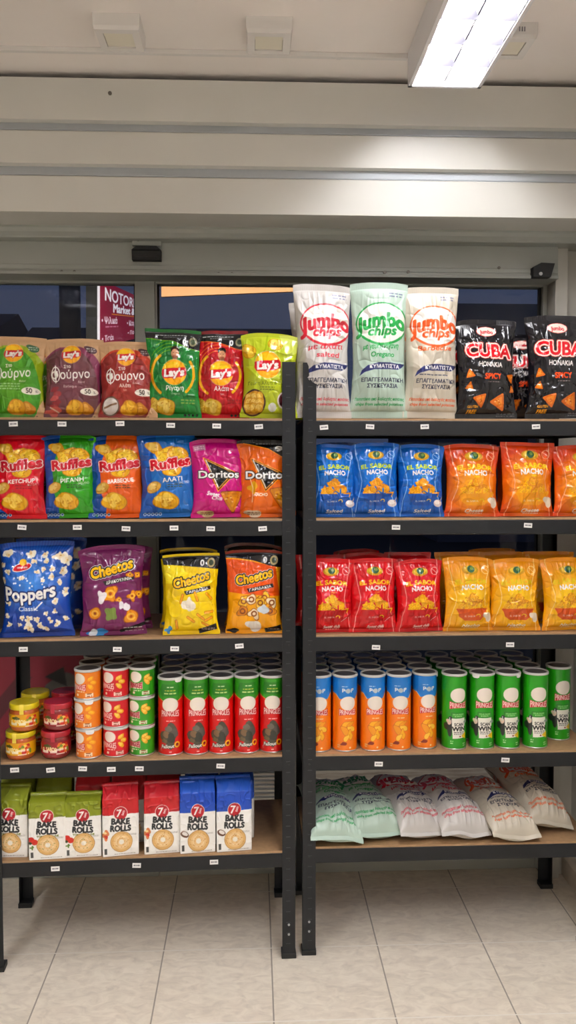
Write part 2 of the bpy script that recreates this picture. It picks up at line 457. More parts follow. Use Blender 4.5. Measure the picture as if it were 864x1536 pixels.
# ------------------------------------------------------------------ lamps
tube_m = emit('fluorescent tube', '#f9f8fa', 50.0)
tube_near = emit('near fluorescent tube', '#f9f8fa', 80.0)  # strength lowered to calm the bright spot on the shutter box
tube_boost = emit('boosted fluorescent tube', '#f9f8fa', 122.0)  # strength raised above the near tubes to lift the added fill lamps
refl = mat('white lamp reflector', '#f4f4f6', 0.3)
blade_m = mat('darkened louver metal', '#403e46', 0.4)  # darkened below its real tone so the lit blades stay readable
def fixture(label, xc, y0, y1, tm=None, group='ceiling strip lights'):
    W2, H = .109, .098; L = y1 - y0
    t = thing('ceiling_light', label, 'ceiling light', (xc, y0, CEILZ), 0, group)
    m = MB()
    th = .003
    m.box(-W2, -W2 + th, 0, L, -H, 0, M['whitel']); m.box(W2 - th, W2, 0, L, -H, 0, M['whitel'])
    m.box(-W2 + th, W2 - th, 0, th, -H, 0, M['whitel']); m.box(-W2 + th, W2 - th, L - th, L, -H, 0, M['whitel'])
    m.box(-W2 + th, W2 - th, th, L - th, -.012, 0, M['whitel'])
    # rolled rim round the opening
    for a_ in (-1, 1):
        xs = sorted((a_ * (W2 - .011), a_ * W2)); m.box(xs[0], xs[1], 0, L, -H - .003, -H, M['whitel'])
    m.box(-W2, W2, 0, .011, -H - .003, -H, M['whitel']); m.box(-W2, W2, L - .011, L, -H - .003, -H, M['whitel'])
    m.build('housing', t)
    m = MB()                                           # two parabolic reflector troughs
    n = 12
    for c in (-.052, .052):
        vs = []; fs = []
        for k in range(n + 1):
            s_ = -1 + 2 * k / n; x = c + s_ * .05; z = -.022 - .062 * s_ * s_
            vs += [(x, th, z), (x, L - th, z)]
        for k in range(n): fs.append((2 * k, 2 * k + 2, 2 * k + 3, 2 * k + 1))
        m.add(vs, fs, refl, True)
    m.build('reflector', t)
    for c in (-.052, .052):
        m = MB(); m.tube((c, .03, -.05), (c, L - .03, -.05), .013, tm or tube_m, 12)
        m.build('tube', t)
    k = int(round(L / .13)); 
    for i in range(1, k):
        y = L * i / k
        m = MB(); m.prism([(y - .009, -.050), (y + .009, -.050), (y + .001, -H + .002), (y - .001, -H + .002)], 'x', -.102, .102, blade_m)
        m.build('louver_blade', t)
    return t
xf = .57
fixture('white ceiling strip light with open louver hanging above the box edge', xf, 1.25, 2.495, tube_near)
fixture('unseen ceiling strip light added in the same row, one lamp further into the shop', xf, -.35, .9, tube_boost)  # lamps from here on are out of view, added as fill
fixture('unseen ceiling strip light added in the next row across the shop', -1.25, -.2, 1.05, tube_boost)
fixture('unseen ceiling strip light added in the same row, two lamps further into the shop', xf, -2.0, -.75)
fixture('unseen ceiling strip light added in the next row, one lamp further into the shop', -1.25, -1.85, -.6)
fixture('unseen ceiling strip light added near the back wall of the shop', -.35, -3.45, -2.2)

def downlight(px, label, y0=2.31, y1=2.435):
    a_ = onY(px, 42, y0)
    t = thing('square_downlight', label, 'ceiling light', (a_.x, (y0 + y1) / 2, CEILZ), 0, 'square ceiling panels')
    w = .0635; h = .043
    m = MB()
    # tapered square body
    vs = []
    for z, k in ((0, 1.0), (-h * .75, .985), (-h, .94)):
        vs += [(-w * k, -w * k, z), (w * k, -w * k, z), (w * k, w * k, z), (-w * k, w * k, z)]
    fs = [(0, 1, 2, 3)]
    for j in (0, 4): fs += [(j + i, j + (i + 1) % 4, j + 4 + (i + 1) % 4, j + 4 + i) for i in range(4)]
    i_ = .62 * w
    vs += [(-i_, -i_, -h), (i_, -i_, -h), (i_, i_, -h), (-i_, i_, -h), (-i_, -i_, -h + .004), (i_, -i_, -h + .004), (i_, i_, -h + .004), (-i_, i_, -h + .004)]
    fs += [(8 + i, 8 + (i + 1) % 4, 12 + (i + 1) % 4, 12 + i) for i in range(4)]
    fs += [(12 + i, 12 + (i + 1) % 4, 16 + (i + 1) % 4, 16 + i) for i in range(4)]
    m.add(vs, fs, M['white'])
    m.build('frame', t)
    m = MB(); m.box(-i_ + .001, i_ - .001, -i_ + .001, i_ - .001, -h + .0035, -h + .012, M['lens']); m.build('diffuser', t)
    return t
downlight(174, 'square white ceiling panel above the shutter box screw')
downlight(404, 'square white ceiling panel midway along the cable duct')
d3 = downlight(773, 'square white ceiling panel with vent slots behind the strip light')
m = MB()
for k, dx in enumerate((-.022, -.015, -.008, .012, .019, .026)): m.box(dx - .0015, dx + .0015, -.0648, -.0618, -.025, -.013, M['taginkm'])
m.build('vent_slot', d3)
# cable duct along the ceiling
m = MB(); yc = onZ(300, 80, CEILZ - .008).y
m.box(XL, xf - .109, yc - .008, yc + .008, CEILZ - .014, CEILZ, M['white'], .002)
m.box(.25, .262, yc - .0092, yc + .0092, CEILZ - .0152, CEILZ, M['white'], .001)
tag(m.build('cable_duct'), 'thin white cable duct running along the ceiling', 'cable duct')

# motion sensors on the sliding-door header
q = onY(221, 383, HY)
t = thing('motion_sensor', 'black motion sensor under its grey bracket on the door header', 'sensor', (q.x, HY, q.z), 0)
m = MB()
m.prism([(-.048, -.022), (.048, -.022), (.049, .012), (.034, .024), (-.034, .024), (-.049, .012)], 'y', -.030, 0, M['gasket'])
m.prism([(-.030, -.022), (-.036, -.012), (-.036, .006), (-.030, .012)], 'x', -.044, .044, M['cap']); m.build('housing', t)
m = MB(); m.box(-.049, .049, -.020, 0, .028, .062, M['alu'], .002)
m.build('bracket', t)
m = MB(); m.tube((-.028, -.0225, .045), (-.028, -.019, .045), .004, M['screw'], 10); m.build('screw', t)
q = onY(811, 408, HY)
t = thing('motion_sensor', 'black wedge-shaped sensor at the right end of the door header', 'sensor', (q.x, HY, q.z), 0)
m = MB(); m.prism([(-.036, -.024), (.024, -.024), (.037, .022), (-.010, .024), (-.037, .010)], 'y', -.035, 0, M['gasket']); m.build('housing', t)
m = MB(); m.tube((-.012, -.038, -.014), (-.012, -.034, -.014), .006, M['bolt'], 12); m.build('lens', t)
# ------------------------------------------------------------------ print artwork (drawn into colour attributes)
_TX = {}
_cv = bpy.data.curves.new('lettering', 'FONT'); _cv.resolution_u = 3
_to = bpy.data.objects.new('lettering', _cv); COL.objects.link(_to)
def glyphs(s, sp=1.0):
    key = (s, sp)
    if key not in _TX:
        _cv.body = s; _cv.space_character = sp
        bpy.context.view_layer.update()
        ev = _to.evaluated_get(bpy.context.evaluated_depsgraph_get()); me = ev.to_mesh()
        me.calc_loop_triangles()
        v = np.empty(len(me.vertices) * 3, np.float32); me.vertices.foreach_get('co', v)
        t = np.empty(len(me.loop_triangles) * 3, np.int32); me.loop_triangles.foreach_get('vertices', t)
        _TX[key] = (v.reshape(-1, 3)[:, :2].astype(float), t.reshape(-1, 3)); ev.to_mesh_clear()
    return _TX[key]

def vnoise(shape, cells, seed, px=None):
    """smooth value noise on a grid; cells = (cy, cx)"""
    rg = np.random.RandomState(seed); cy, cx = cells
    g_ = rg.rand(int(cy) + 3, int(cx) + 3)
    y = np.linspace(0, cy, shape[0]); x = np.linspace(0, cx, shape[1])
    yi = np.floor(y).astype(int); xi = np.floor(x).astype(int)
    fy = (y - yi); fx = (x - xi); fy = fy * fy * (3 - 2 * fy); fx = fx * fx * (3 - 2 * fx)
    a = g_[np.ix_(yi, xi)]; b_ = g_[np.ix_(yi, xi + 1)]; c = g_[np.ix_(yi + 1, xi)]; d = g_[np.ix_(yi + 1, xi + 1)]
    fx = fx[None, :]; fy = fy[:, None]
    return (a * (1 - fx) + b_ * fx) * (1 - fy) + (c * (1 - fx) + d * fx) * fy

class Cv:
    """u from the left, v from the top, both 0..1; sizes are fractions of the width"""
    SS = 3
    def __init__(s, W, H, base, res=.00125):
        s.nu = max(8, int(round(W / res))); s.nv = max(8, int(round(H / res)))
        s.w = s.nu * s.SS; s.h = s.nv * s.SS; s.a = s.h / s.w
        s.p = np.empty((s.h, s.w, 3), np.float32); s.p[:] = srgb(base)
    def _put(s, mask, x0, y0, col, al=1.0):
        h, w = mask.shape
        xa, ya = max(0, x0), max(0, y0); xb, yb = min(s.w, x0 + w), min(s.h, y0 + h)
        if xb <= xa or yb <= ya: return
        m_ = mask[ya - y0:yb - y0, xa - x0:xb - x0].astype(np.float32)[..., None] * al
        r = s.p[ya:yb, xa:xb]
        c = np.asarray(col, np.float32) if not isinstance(col, str) else srgb(col).astype(np.float32)
        if c.ndim == 3: c = c[ya - y0:yb - y0, xa - x0:xb - x0]
        r[:] = r * (1 - m_) + c * m_
    def grid(s, x0, y0, x1, y1):
        xa, ya, xb, yb = int(math.floor(x0)), int(math.floor(y0)), int(math.ceil(x1)) + 1, int(math.ceil(y1)) + 1
        xa, ya = max(0, xa), max(0, ya); xb, yb = min(s.w, xb), min(s.h, yb)
        if xb <= xa or yb <= ya: return None
        Y, X = np.mgrid[ya:yb, xa:xb]
        return X + .5, Y + .5, xa, ya
    def rect(s, u0, v0, u1, v1, col, al=1.0): s.poly([(u0, v0), (u1, v0), (u1, v1), (u0, v1)], col, al)
    def vgrad(s, v0, v1, c0, c1, al=1.0):
        ya, yb = int(v0 * s.h), int(v1 * s.h); t = np.linspace(0, 1, max(1, yb - ya))[:, None, None]
        c = srgb(c0) * (1 - t) + srgb(c1) * t
        s.p[ya:yb] = s.p[ya:yb] * (1 - al) + c * al
    def rgrad(s, u, v, ru, rv, col, pw=1.0, al=1.0):
        Y, X = np.mgrid[0:s.h, 0:s.w]
        d = np.sqrt(((X / s.w - u) / ru) ** 2 + ((Y / s.h - v) / rv) ** 2)
        m_ = np.clip(1 - d, 0, 1) ** pw
        s._put(m_, 0, 0, col, al)
    def ell(s, u, v, rx, ry, col, rot=0.0, al=1.0):
        cx, cy = u * s.w, v * s.h; rx *= s.w; ry *= s.w; r = max(rx, ry)
        g_ = s.grid(cx - r, cy - r, cx + r, cy + r)
        if g_ is None: return
        X, Y, x0, y0 = g_; c, sn = math.cos(R(rot)), math.sin(R(rot))
        dx, dy = X - cx, Y - cy
        m_ = ((dx * c + dy * sn) / rx) ** 2 + ((-dx * sn + dy * c) / ry) ** 2 <= 1
        s._put(m_, x0, y0, col, al)
    def poly(s, pts, col, al=1.0):
        P = np.array([(u * s.w, v * s.h) for u, v in pts])
        g_ = s.grid(P[:, 0].min(), P[:, 1].min(), P[:, 0].max(), P[:, 1].max())
        if g_ is None: return
        X, Y, x0, y0 = g_; m_ = np.zeros(X.shape, bool); n = len(P)
        for i in range(n):
            (xa, ya), (xb, yb) = P[i], P[(i + 1) % n]
            if ya == yb: continue
            m_ ^= ((ya > Y) != (yb > Y)) & (X < (xb - xa) * (Y - ya) / (yb - ya) + xa)
        s._put(m_, x0, y0, col, al)
    def stroke(s, pts, wd, col, al=1.0, closed=False):
        P = [np.array((u * s.w, v * s.h)) for u, v in pts]; r = wd * s.w / 2
        seg = list(zip(P[:-1], P[1:])) + ([(P[-1], P[0])] if closed else [])
        for a, b_ in seg:
            g_ = s.grid(min(a[0], b_[0]) - r, min(a[1], b_[1]) - r, max(a[0], b_[0]) + r, max(a[1], b_[1]) + r)
            if g_ is None: continue
            X, Y, x0, y0 = g_; d = b_ - a; L = max(1e-9, d @ d)
            t = np.clip(((X - a[0]) * d[0] + (Y - a[1]) * d[1]) / L, 0, 1)
            s._put((X - a[0] - t * d[0]) ** 2 + (Y - a[1] - t * d[1]) ** 2 <= r * r, x0, y0, col, al)
    def ring(s, u, v, rx, ry, wd, col, rot=0.0, a0=0, a1=360, n=48):
        pts = []
        c, sn = math.cos(R(rot)), math.sin(R(rot))
        for k in range(n + 1):
            t = R(a0 + (a1 - a0) * k / n); x, y = rx * math.cos(t), ry * math.sin(t)
            pts.append((u + x * c - y * sn, v + (x * sn + y * c) / s.a))
        s.stroke(pts, wd, col)
    def blob(s, u, v, r, col, seed=0, irr=.18, n=22, asp=1.0, rot=0, al=1.0, k=3):
        rg = np.random.RandomState(seed); ph = rg.rand(k) * 6.28; am = rg.rand(k)
        pts = []
        for i in range(n):
            t = 6.2832 * i / n; q = r * (1 + irr * sum(am[j] * math.sin((j + 2) * t + ph[j]) for j in range(k)) / 1.2)
            x, y = q * math.cos(t), q * math.sin(t) * asp; c, sn = math.cos(R(rot)), math.sin(R(rot))
            pts.append((u + x * c - y * sn, v + (x * sn + y * c) / s.a))
        s.poly(pts, col, al)
    def chip(s, u, v, r, c0='#e8b53c', c1='#f6d56a', seed=0, asp=.85, rot=0, edge='#b9781f'):
        s.blob(u, v, r, edge, seed, .16, asp=asp, rot=rot)
        s.blob(u, v, r * .93, c0, seed, .16, asp=asp, rot=rot)
        s.blob(u - r * .12, v - r * .1 / s.a, r * .62, c1, seed + 1, .3, asp=asp, rot=rot, al=.75)
        rg = np.random.RandomState(seed + 7)
        for _ in range(7):
            t, q = rg.rand() * 6.28, rg.rand() ** .5 * r * .7
            s.ell(u + q * math.cos(t), v + q * math.sin(t) * asp / s.a, r * .09, r * .06, edge, al=.55)
    def tri(s, u, v, r, rot, c0, c1='#f2b64a', seed=0, edge=None):
        rg = np.random.RandomState(seed); P = []
        for k in range(3):
            t = R(rot + 120 * k); P.append((r * math.cos(t), r * math.sin(t)))
        def out(f):
            o = []
            for k in range(3):
                a, b_ = P[k], P[(k + 1) % 3]
                for q in (.08, .5, .92):
                    w_ = 1.06 if q == .5 else 1
                    o.append((u + f * w_ * (a[0] * (1 - q) + b_[0] * q), v + f * w_ * (a[1] * (1 - q) + b_[1] * q) / s.a))
            return o
        if edge: s.poly(out(1.1), edge)
        s.poly(out(1), c0); s.poly(out(.6), c1, .5)
        for _ in range(10):
            a_, b_ = rg.rand() * 6.28, rg.rand() * .45 * r
            s.ell(u + b_ * math.cos(a_), v + b_ * math.sin(a_) / s.a, r * .07, r * .05, '#b5541a' if rg.rand() < .6 else '#ffe09a', al=.7)
    def pop(s, u, v, r, seed):
        rg = np.random.RandomState(seed)
        for k in range(rg.randint(3, 6)):
            t = rg.rand() * 6.28; q = r * .55
            s.blob(u + q * math.cos(t), v + q * math.sin(t) / s.a, r * (.4 + .25 * rg.rand()), '#f4ead6' if k % 3 else '#f8f3e6', seed + k, .3)
        s.blob(u, v, r * .45, '#f0dcb4', seed + 9, .4); s.ell(u + r * .1, v, r * .16, r * .12, '#d3a45d', al=.8)
    def text(s, t, u, v, h, col, w=None, bold=0.0, shear=0.0, rot=0.0, arch=0.0, out=None, ow=0.0, sp=1.0, al=1.0, fan=0.0, out2=None, ow2=0.0):
        """h cap height and w overall width as fractions of the width; centred on (u, v)"""
        V, T = glyphs(t, sp)
        if not len(V): return
        P = V.copy()
        k = h / .69
        x0, x1 = P[:, 0].min(), P[:, 0].max()
        kx = k if w is None else w / (x1 - x0)
        X = (P[:, 0] - (x0 + x1) / 2) * kx; Y = -(P[:, 1] - .345) * k
        hw = (x1 - x0) * kx / 2
        X = X - Y * shear
        q = X / max(hw, 1e-6)
        Y = Y * (1 + fan * q * q) + arch * h * q * q
        c, sn = math.cos(R(rot)), math.sin(R(rot))
        px = (u + X * c - Y * sn) * s.w; py = v * s.h + (X * sn + Y * c) * s.w
        rb = (bold * .36 + .0008) * s.w; ro = ow * .7 * s.w; ro2 = ow2 * .7 * s.w
        pad = int(rb + ro + ro2) + 3
        ax, ay = int(px.min()) - pad, int(py.min()) - pad
        W_, H_ = int(px.max()) + pad - ax + 1, int(py.max()) + pad - ay + 1
        m_ = np.zeros((H_, W_), bool)
        px = px - ax; py = py - ay
        A, B, C = np.stack((px, py), 1)[T[:, 0]], np.stack((px, py), 1)[T[:, 1]], np.stack((px, py), 1)[T[:, 2]]
        for a, b_, cc in zip(A, B, C):
            xa, xb = int(min(a[0], b_[0], cc[0])), int(max(a[0], b_[0], cc[0])) + 1
            ya, yb = int(min(a[1], b_[1], cc[1])), int(max(a[1], b_[1], cc[1])) + 1
            X = np.arange(xa, xb + 1)[None, :] + .5; Y = np.arange(ya, yb + 1)[:, None] + .5
            d = (b_[0] - a[0]) * (cc[1] - a[1]) - (b_[1] - a[1]) * (cc[0] - a[0])
            if abs(d) < 1e-9: continue
            e0 = ((b_[0] - a[0]) * (Y - a[1]) - (b_[1] - a[1]) * (X - a[0])) / d
            e1 = ((cc[0] - b_[0]) * (Y - b_[1]) - (cc[1] - b_[1]) * (X - b_[0])) / d
            e2 = ((a[0] - cc[0]) * (Y - cc[1]) - (a[1] - cc[1]) * (X - cc[0])) / d
            m_[ya:yb + 1, xa:xb + 1] |= (e0 >= -1e-6) & (e1 >= -1e-6) & (e2 >= -1e-6)
        def dil(q, r):
            if r < .5: return q
            o = q.copy(); ri = int(math.ceil(r))
            for dy in range(-ri, ri + 1):
                for dx in range(-ri, ri + 1):
                    if dx * dx + dy * dy > r * r + .3 or (dx == 0 and dy == 0): continue
                    ys, yd = (slice(max(0, -dy), H_ - max(0, dy)), slice(max(0, dy), H_ - max(0, -dy)))
                    xs, xd = (slice(max(0, -dx), W_ - max(0, dx)), slice(max(0, dx), W_ - max(0, -dx)))
                    o[yd, xd] |= q[ys, xs]
            return o
        m_ = dil(m_, rb)
        if out:
            mo = dil(m_, ro)
            if out2: s._put(dil(mo, ro2), ax, ay, out2, al)
            s._put(mo, ax, ay, out, al)
        s._put(m_, ax, ay, col, al)
    def small(s, u, v, w, h, col, lines=2, seed=0):
        """print too small to read in the photograph: short dashes"""
        rg = np.random.RandomState(seed)
        for i in range(lines):
            x = u - w / 2 + rg.rand() * w * .08; vv = v + (i - (lines - 1) / 2) * h * 1.7 / s.a
            while x < u + w / 2:
                l = h * (1 + 2.5 * rg.rand()); s.rect(x, vv - h * .4 / s.a, min(x + l, u + w / 2), vv + h * .4 / s.a, col, .8); x += l + h * .6
    def noise(s, amt, cells, seed=0):
        n = vnoise((s.h, s.w), (cells * s.a, cells), seed)[..., None] - .5
        s.p[:] = np.clip(s.p * (1 + amt * 2 * n), 0, 1)
    def colors(s):
        q = s.p.reshape(s.nv, s.SS, s.nu, s.SS, 3).mean((1, 3))
        q = np.where(q <= .04045, q / 12.92, ((q + .055) / 1.055) ** 2.4) ** 1.10
        l = (q * (.2126, .7152, .0722)).sum(-1, keepdims=True)
        return np.clip(l + (q - l) * 1.06, .004, .95)

def grid_mesh(name, V, C, mtl, closed_u=False, flip=False, smooth=True):
    """V (n, m, 3) points, C (n, m, 3) colours, or lists of such sheets"""
    if not isinstance(V, list): V, C = [V], [C]
    vs, cs, fs, o = [], [], [], 0
    for v_, c_ in zip(V, C):
        n, m_ = v_.shape[:2]
        i = np.arange(n * m_).reshape(n, m_) + o
        if closed_u: j = np.roll(i, -1, 1); a, b_, c, d = i[:-1], j[:-1], j[1:], i[1:]
        else: a, b_, c, d = i[:-1, :-1], i[:-1, 1:], i[1:, 1:], i[1:, :-1]
        fs.append(np.stack((a, b_, c, d), -1).reshape(-1, 4)); vs.append(v_.reshape(-1, 3)); cs.append(c_.reshape(-1, 3)); o += n * m_
    v = np.concatenate(vs).astype(np.float32); f = np.concatenate(fs).astype(np.int32); c = np.concatenate(cs)
    if flip: f = f[:, ::-1].copy()
    me = bpy.data.meshes.new(name)
    me.vertices.add(len(v)); me.vertices.foreach_set('co', v.ravel())
    me.loops.add(f.size); me.loops.foreach_set('vertex_index', f.ravel())
    me.polygons.add(len(f)); me.polygons.foreach_set('loop_start', np.arange(0, f.size, 4, dtype=np.int32))
    try: me.polygons.foreach_set('loop_total', np.full(len(f), 4, np.int32))
    except Exception: pass
    me.polygons.foreach_set('use_smooth', np.full(len(f), smooth))
    me.update(calc_edges=True); me.validate()
    at = me.attributes.new('Print', 'FLOAT_COLOR', 'POINT')
    at.data.foreach_set('color', np.concatenate((c, np.ones((len(c), 1))), 1).astype(np.float32).ravel())
    me.materials.append(mtl)
    return me

def pouch(W, H, D, C, seed, mtl, step=1, waist=.115, puff=.72, crease=1.5, low=.8, seal=.05, dent=1.0, sideways=0.0, vsc=7):
    """a pillow bag standing on its lower seal: returns meshes (pouch, top seal, bottom seal)"""
    C = C[::step, ::step]
    nv, nu = C.shape[:2]
    v = np.linspace(1, 0, nv)[:, None]; u = np.linspace(-1, 1, nu)[None, :]
    vv = np.clip((v - seal) / (1 - 2 * seal), 0, 1)
    b_ = np.sin(np.pi * vv ** low) ** puff
    rg = np.random.RandomState(seed)
    edge = (vnoise((nv, 1), (6, 1), seed + 50) - .5) * .05 + (vnoise((nv, 1), (16, 1), seed + 51) - .5) * .02
    edge2 = (vnoise((nv, 1), (6, 1), seed + 60) - .5) * .05 + (vnoise((nv, 1), (16, 1), seed + 61) - .5) * .02
    hw = W / 2 * (1 - waist * b_)
    X = hw * u * (1 + np.where(u > 0, edge, edge2) * b_ * np.abs(u) ** 2)
    prof = np.clip(1 - np.abs(u) ** 2.3, 0, 1) ** .62
    Y = D / 2 * b_ * prof
    fade = np.clip(b_, 0, 1)
    # soft dents, long creases running in from the seals, crumples near the corners
    n1 = (vnoise((nv, nu), (5, 3.5), seed + 1) - .5) * .010 * dent
    rid = lambda q: 1 - np.abs(2 * q - 1)
    sx = u + .25 * (vnoise((nv, nu), (4, 3), seed + 5) - .5)
    def warp(cells_v, cells_u, sd):
        return vnoise((nv, nu), (cells_v, cells_u), sd)
    near = np.exp(-vv / .16) + np.exp(-(1 - vv) / .16)
    n2 = (rid(warp(2.0, 13, seed + 2)) ** 3) * .0045 * near
    diag = np.clip(np.abs(u), 0, 1)
    n3 = (rid(warp(6, 5, seed + 3)) ** 6) * .0040 * (.35 + .65 * diag)
    n4 = (rid(warp(11, vsc, seed + 4)) ** 5) * .0022
    n5 = (warp(24, 16, seed + 6) - .5) * .0012
    # sharp folds: straight ridges and valleys running in from the rim
    xm = W / 2 * u + 0 * v; zm = H * v + 0 * u; fold = np.zeros((nv, nu))
    for q in range(int(13 * crease)):
        a_ = rg.rand() * 6.283; ex, ez = .5 * W * max(-1, min(1, 1.35 * math.cos(a_))), H * (.5 + .5 * max(-1, min(1, 1.35 * math.sin(a_))))
        tx, tz = (rg.rand() - .5) * W * .7, H * (.2 + .6 * rg.rand()); L = math.hypot(tx - ex, tz - ez) + 1e-6
        dx, dz = (tx - ex) / L, (tz - ez) / L; L *= .45 + .5 * rg.rand()
        s_ = (xm - ex) * dx + (zm - ez) * dz; d_ = np.abs(-(xm - ex) * dz + (zm - ez) * dx + .004 * np.sin(s_ * 60 + q))
        wd = .004 + .010 * rg.rand()
        fold += (1 if rg.rand() < .45 else -1) * .0042 * np.exp(-d_ / wd) * np.clip(1 - np.abs(s_ / L - .4) / .6, 0, 1)
    n2 = n2 + fold * .75
    disp = (n1 + (n2 + n3 - n4 + n5) * crease) * np.clip(b_ * 1.6, 0, 1) * np.clip((1 - np.abs(u)) * 6, 0, 1)
    rip = np.sin(u * W / .0032 * np.pi) * .0004 * (1 - np.clip(b_ * 3, 0, 1))
    Zs = H * v + np.zeros_like(u)
    # ends of the seals sag and curl a little
    curl = (vnoise((nv, nu), (1, 3), seed + 8) - .5) * .016 * (1 - fade)
    Zs = Zs + np.where(v > .5, -1, 1) * (1 - np.abs(u) ** 2) * 0 + (v > .5) * (-.012 * W / .15 * (np.abs(u) ** 3) * rg.rand() + .006 * u * (rg.rand() - .5)) * np.clip((v - .5) * 2, 0, 1)
    sway = sideways * (v - .3)
    Vf = np.stack((X + sway + 0 * v, -Y - disp + curl + rip - .0006, Zs), -1)
    Yb = D / 2 * b_ * prof
    Vb = np.stack((X + sway + 0 * v, Yb + n1 * fade * .6 + curl + rip + .0006, Zs), -1)
    k = max(1, 4 // step)
    ns = max(2, int(round(nv * seal)))
    def back(a, r0, r1):
        rr = np.unique(np.r_[np.arange(r0, r1, k), r1 - 1]); cc = np.unique(np.r_[np.arange(0, nu, k), nu - 1])
        return a[np.ix_(rr, cc)]
    Cm = np.broadcast_to(C[:, :1] * .5 + C[:, -1:] * .5, C.shape)
    out = []
    for nm, r0, r1 in (('crisp_bag', ns - 1, nv - ns + 1), ('top_seal', 0, ns), ('bottom_seal', nv - ns, nv)):
        Bv = back(Vb, r0, r1)[:, ::-1]; Bc = back(Cm, r0, r1)[:, ::-1]
        out.append(grid_mesh(nm, [Vf[r0:r1], Bv], [C[r0:r1], Bc], mtl, flip=True))
    return out

def add_bag(name, meshes, label, cat, loc_, rot, group=None):
    o = link(name, meshes[0]); o.location = loc_; o.rotation_mode = 'XYZ'; o.rotation_euler = rot
    link('top_seal', meshes[1], o); link('bottom_seal', meshes[2], o)
    return tag(o, label, cat, group)
# ------------------------------------------------------------------ artwork of each kind of packet
def lays_logo(c, u, v, r):
    c.ell(u, v, r * 1.04, r * 1.0, '#f7e6c8', al=.5)
    c.ell(u, v, r, r * .95, '#f7b51c'); c.ell(u - r * .1, v - r * .25 / c.a, r * .75, r * .55, '#fdd23c', al=.8)
    b = [(-1.0, -.22), (-.5, -.30), (.2, -.34), (.85, -.42), (1.0, -.25), (1.02, .15), (.6, .34), (-.2, .42), (-.9, .46), (-1.04, .2)]
    c.poly([(u + x * r, v + (y + .02) * r / c.a) for x, y in b], '#c61f2c')
    c.text("Lay's", u, v + .02 * r / c.a, r * .52, '#fdf4ee', w=r * 1.62, bold=.03, shear=.12, rot=-5, out='#b3121f', ow=.008)

def art_oven(front, front2, w_kind):
    def f(c):
        c.noise(.05, 9, 3)
        c.ell(.46, .66, .66, .56 * c.a, front2); c.ell(.40, .66, .56, .52 * c.a, front)
        c.rgrad(.42, .62, .5, .45, front2, 1, .35)
        c.poly([(.78, 1), (1, .78), (1, 1)], '#d9b48d'); c.poly([(0, 0), (1, 0), (1, .10), (0, .13)], '#cfab86')
        c.vgrad(0, .05, '#d8b591', '#cba580', .6)
        lays_logo(c, .47, .215, .165)
        c.blob(.80, .15, .115, '#3f6b4d' if w_kind == 'g' else '#4a2530', 4, .2, asp=.5, rot=12); c.small(.80, .15, .16, .022, '#cfd6c8', 2, 1)
        c.text('Φούρνο', .46, .475, .135, '#fbf8f2', w=.70, bold=.010, rot=-3)
        c.ring(.19, .475, .075, .12, .018, '#fbf8f2'); c.stroke([(.19, .37), (.19, .58)], .018, '#fbf8f2')
        c.text('Στο', .40, .375, .05, '#f7efe6', bold=.004, rot=-6)
        c.text('Baked', .66, .565, .035, '#f0e6dc', shear=.2)
        if w_kind == 'g': c.small(.40, .63, .42, .024, '#b8dcae', 3, 2)
        elif w_kind == 'b': c.text('Barbeque', .45, .62, .045, '#eadfda', bold=.003)
        else: c.text('Αλάτι', .46, .60, .055, '#f6e6da', bold=.004); c.text('Salt', .46, .655, .035, '#f0d2c4')
        c.blob(.80, .685, .17, '#f4efe4', 8, .12, asp=.36); c.text('50', .77, .68, .075, '#4b3f3a', bold=.008); c.text('%', .89, .69, .04, '#4b3f3a')
        if w_kind == 'g':
            c.ell(.06, .87, .15, .17, '#55626a'); c.ring(.06, .87, .13, .14, .02, '#aeb7b5'); c.ell(.1, .9, .05, .04, '#7f9a6a')
        elif w_kind == 'b':
            for k in range(5): c.blob(.17 + .05 * (k % 2), .66 + .055 * k, .07, ['#8e2a33', '#a43b3f', '#c05a55'][k % 3], k, .3, asp=.7)
            c.blob(.16, .93, .14, '#b8584c', 3, .3, asp=.5); c.stroke([(.1, .88), (.25, .94)], .02, '#cbb7a3')
        else:
            c.ell(.2, .86, .16, .16, '#6d5646'); c.ell(.2, .86, .135, .135, '#ddd6d2'); c.stroke([(.1, .88), (.2, .85), (.3, .83)], .03, '#8a6a50')
        c.chip(.70, .89, .13, '#c9882f', '#e2b054', 5); c.chip(.53, .88, .155, '#d9a032', '#f0c550', 2)
        c.small(.6, .985, .5, .02, '#6a5a3a', 1, 4)
    return f

def player(c, u, v, s, shirt, trim, hair):
    """a printed head-and-shoulders portrait of nobody in particular"""
    c.poly([(u - s * 1.35, v + s * 2.6 / c.a), (u - s * 1.15, v + s * 1.1 / c.a), (u - s * .4, v + s * .75 / c.a), (u + s * .4, v + s * .75 / c.a), (u + s * 1.15, v + s * 1.1 / c.a), (u + s * 1.35, v + s * 2.6 / c.a)], shirt)
    c.stroke([(u - s * 1.15, v + s * 1.1 / c.a), (u - s * .3, v + s * .72 / c.a)], .02, trim); c.stroke([(u + s * 1.15, v + s * 1.1 / c.a), (u + s * .3, v + s * .72 / c.a)], .02, trim)
    c.rect(u - s * .22, v, u + s * .22, v + s * .85 / c.a, '#c08a68')
    c.ell(u, v, s * .40, s * .55, '#d19a76')
    c.ell(u, v - s * .32 / c.a, s * .42, s * .34, hair); c.ell(u, v - s * .02 / c.a, s * .34, s * .36, '#d6a17e')
    c.ell(u, v + s * .40 / c.a, s * .30, s * .2, '#8a5b42', al=.75); c.ell(u, v + s * .30 / c.a, s * .17, s * .06, '#b5654f')
    for d in (-.15, .15): c.ell(u + d * s, v - s * .04 / c.a, s * .07, s * .03, '#4a3226')

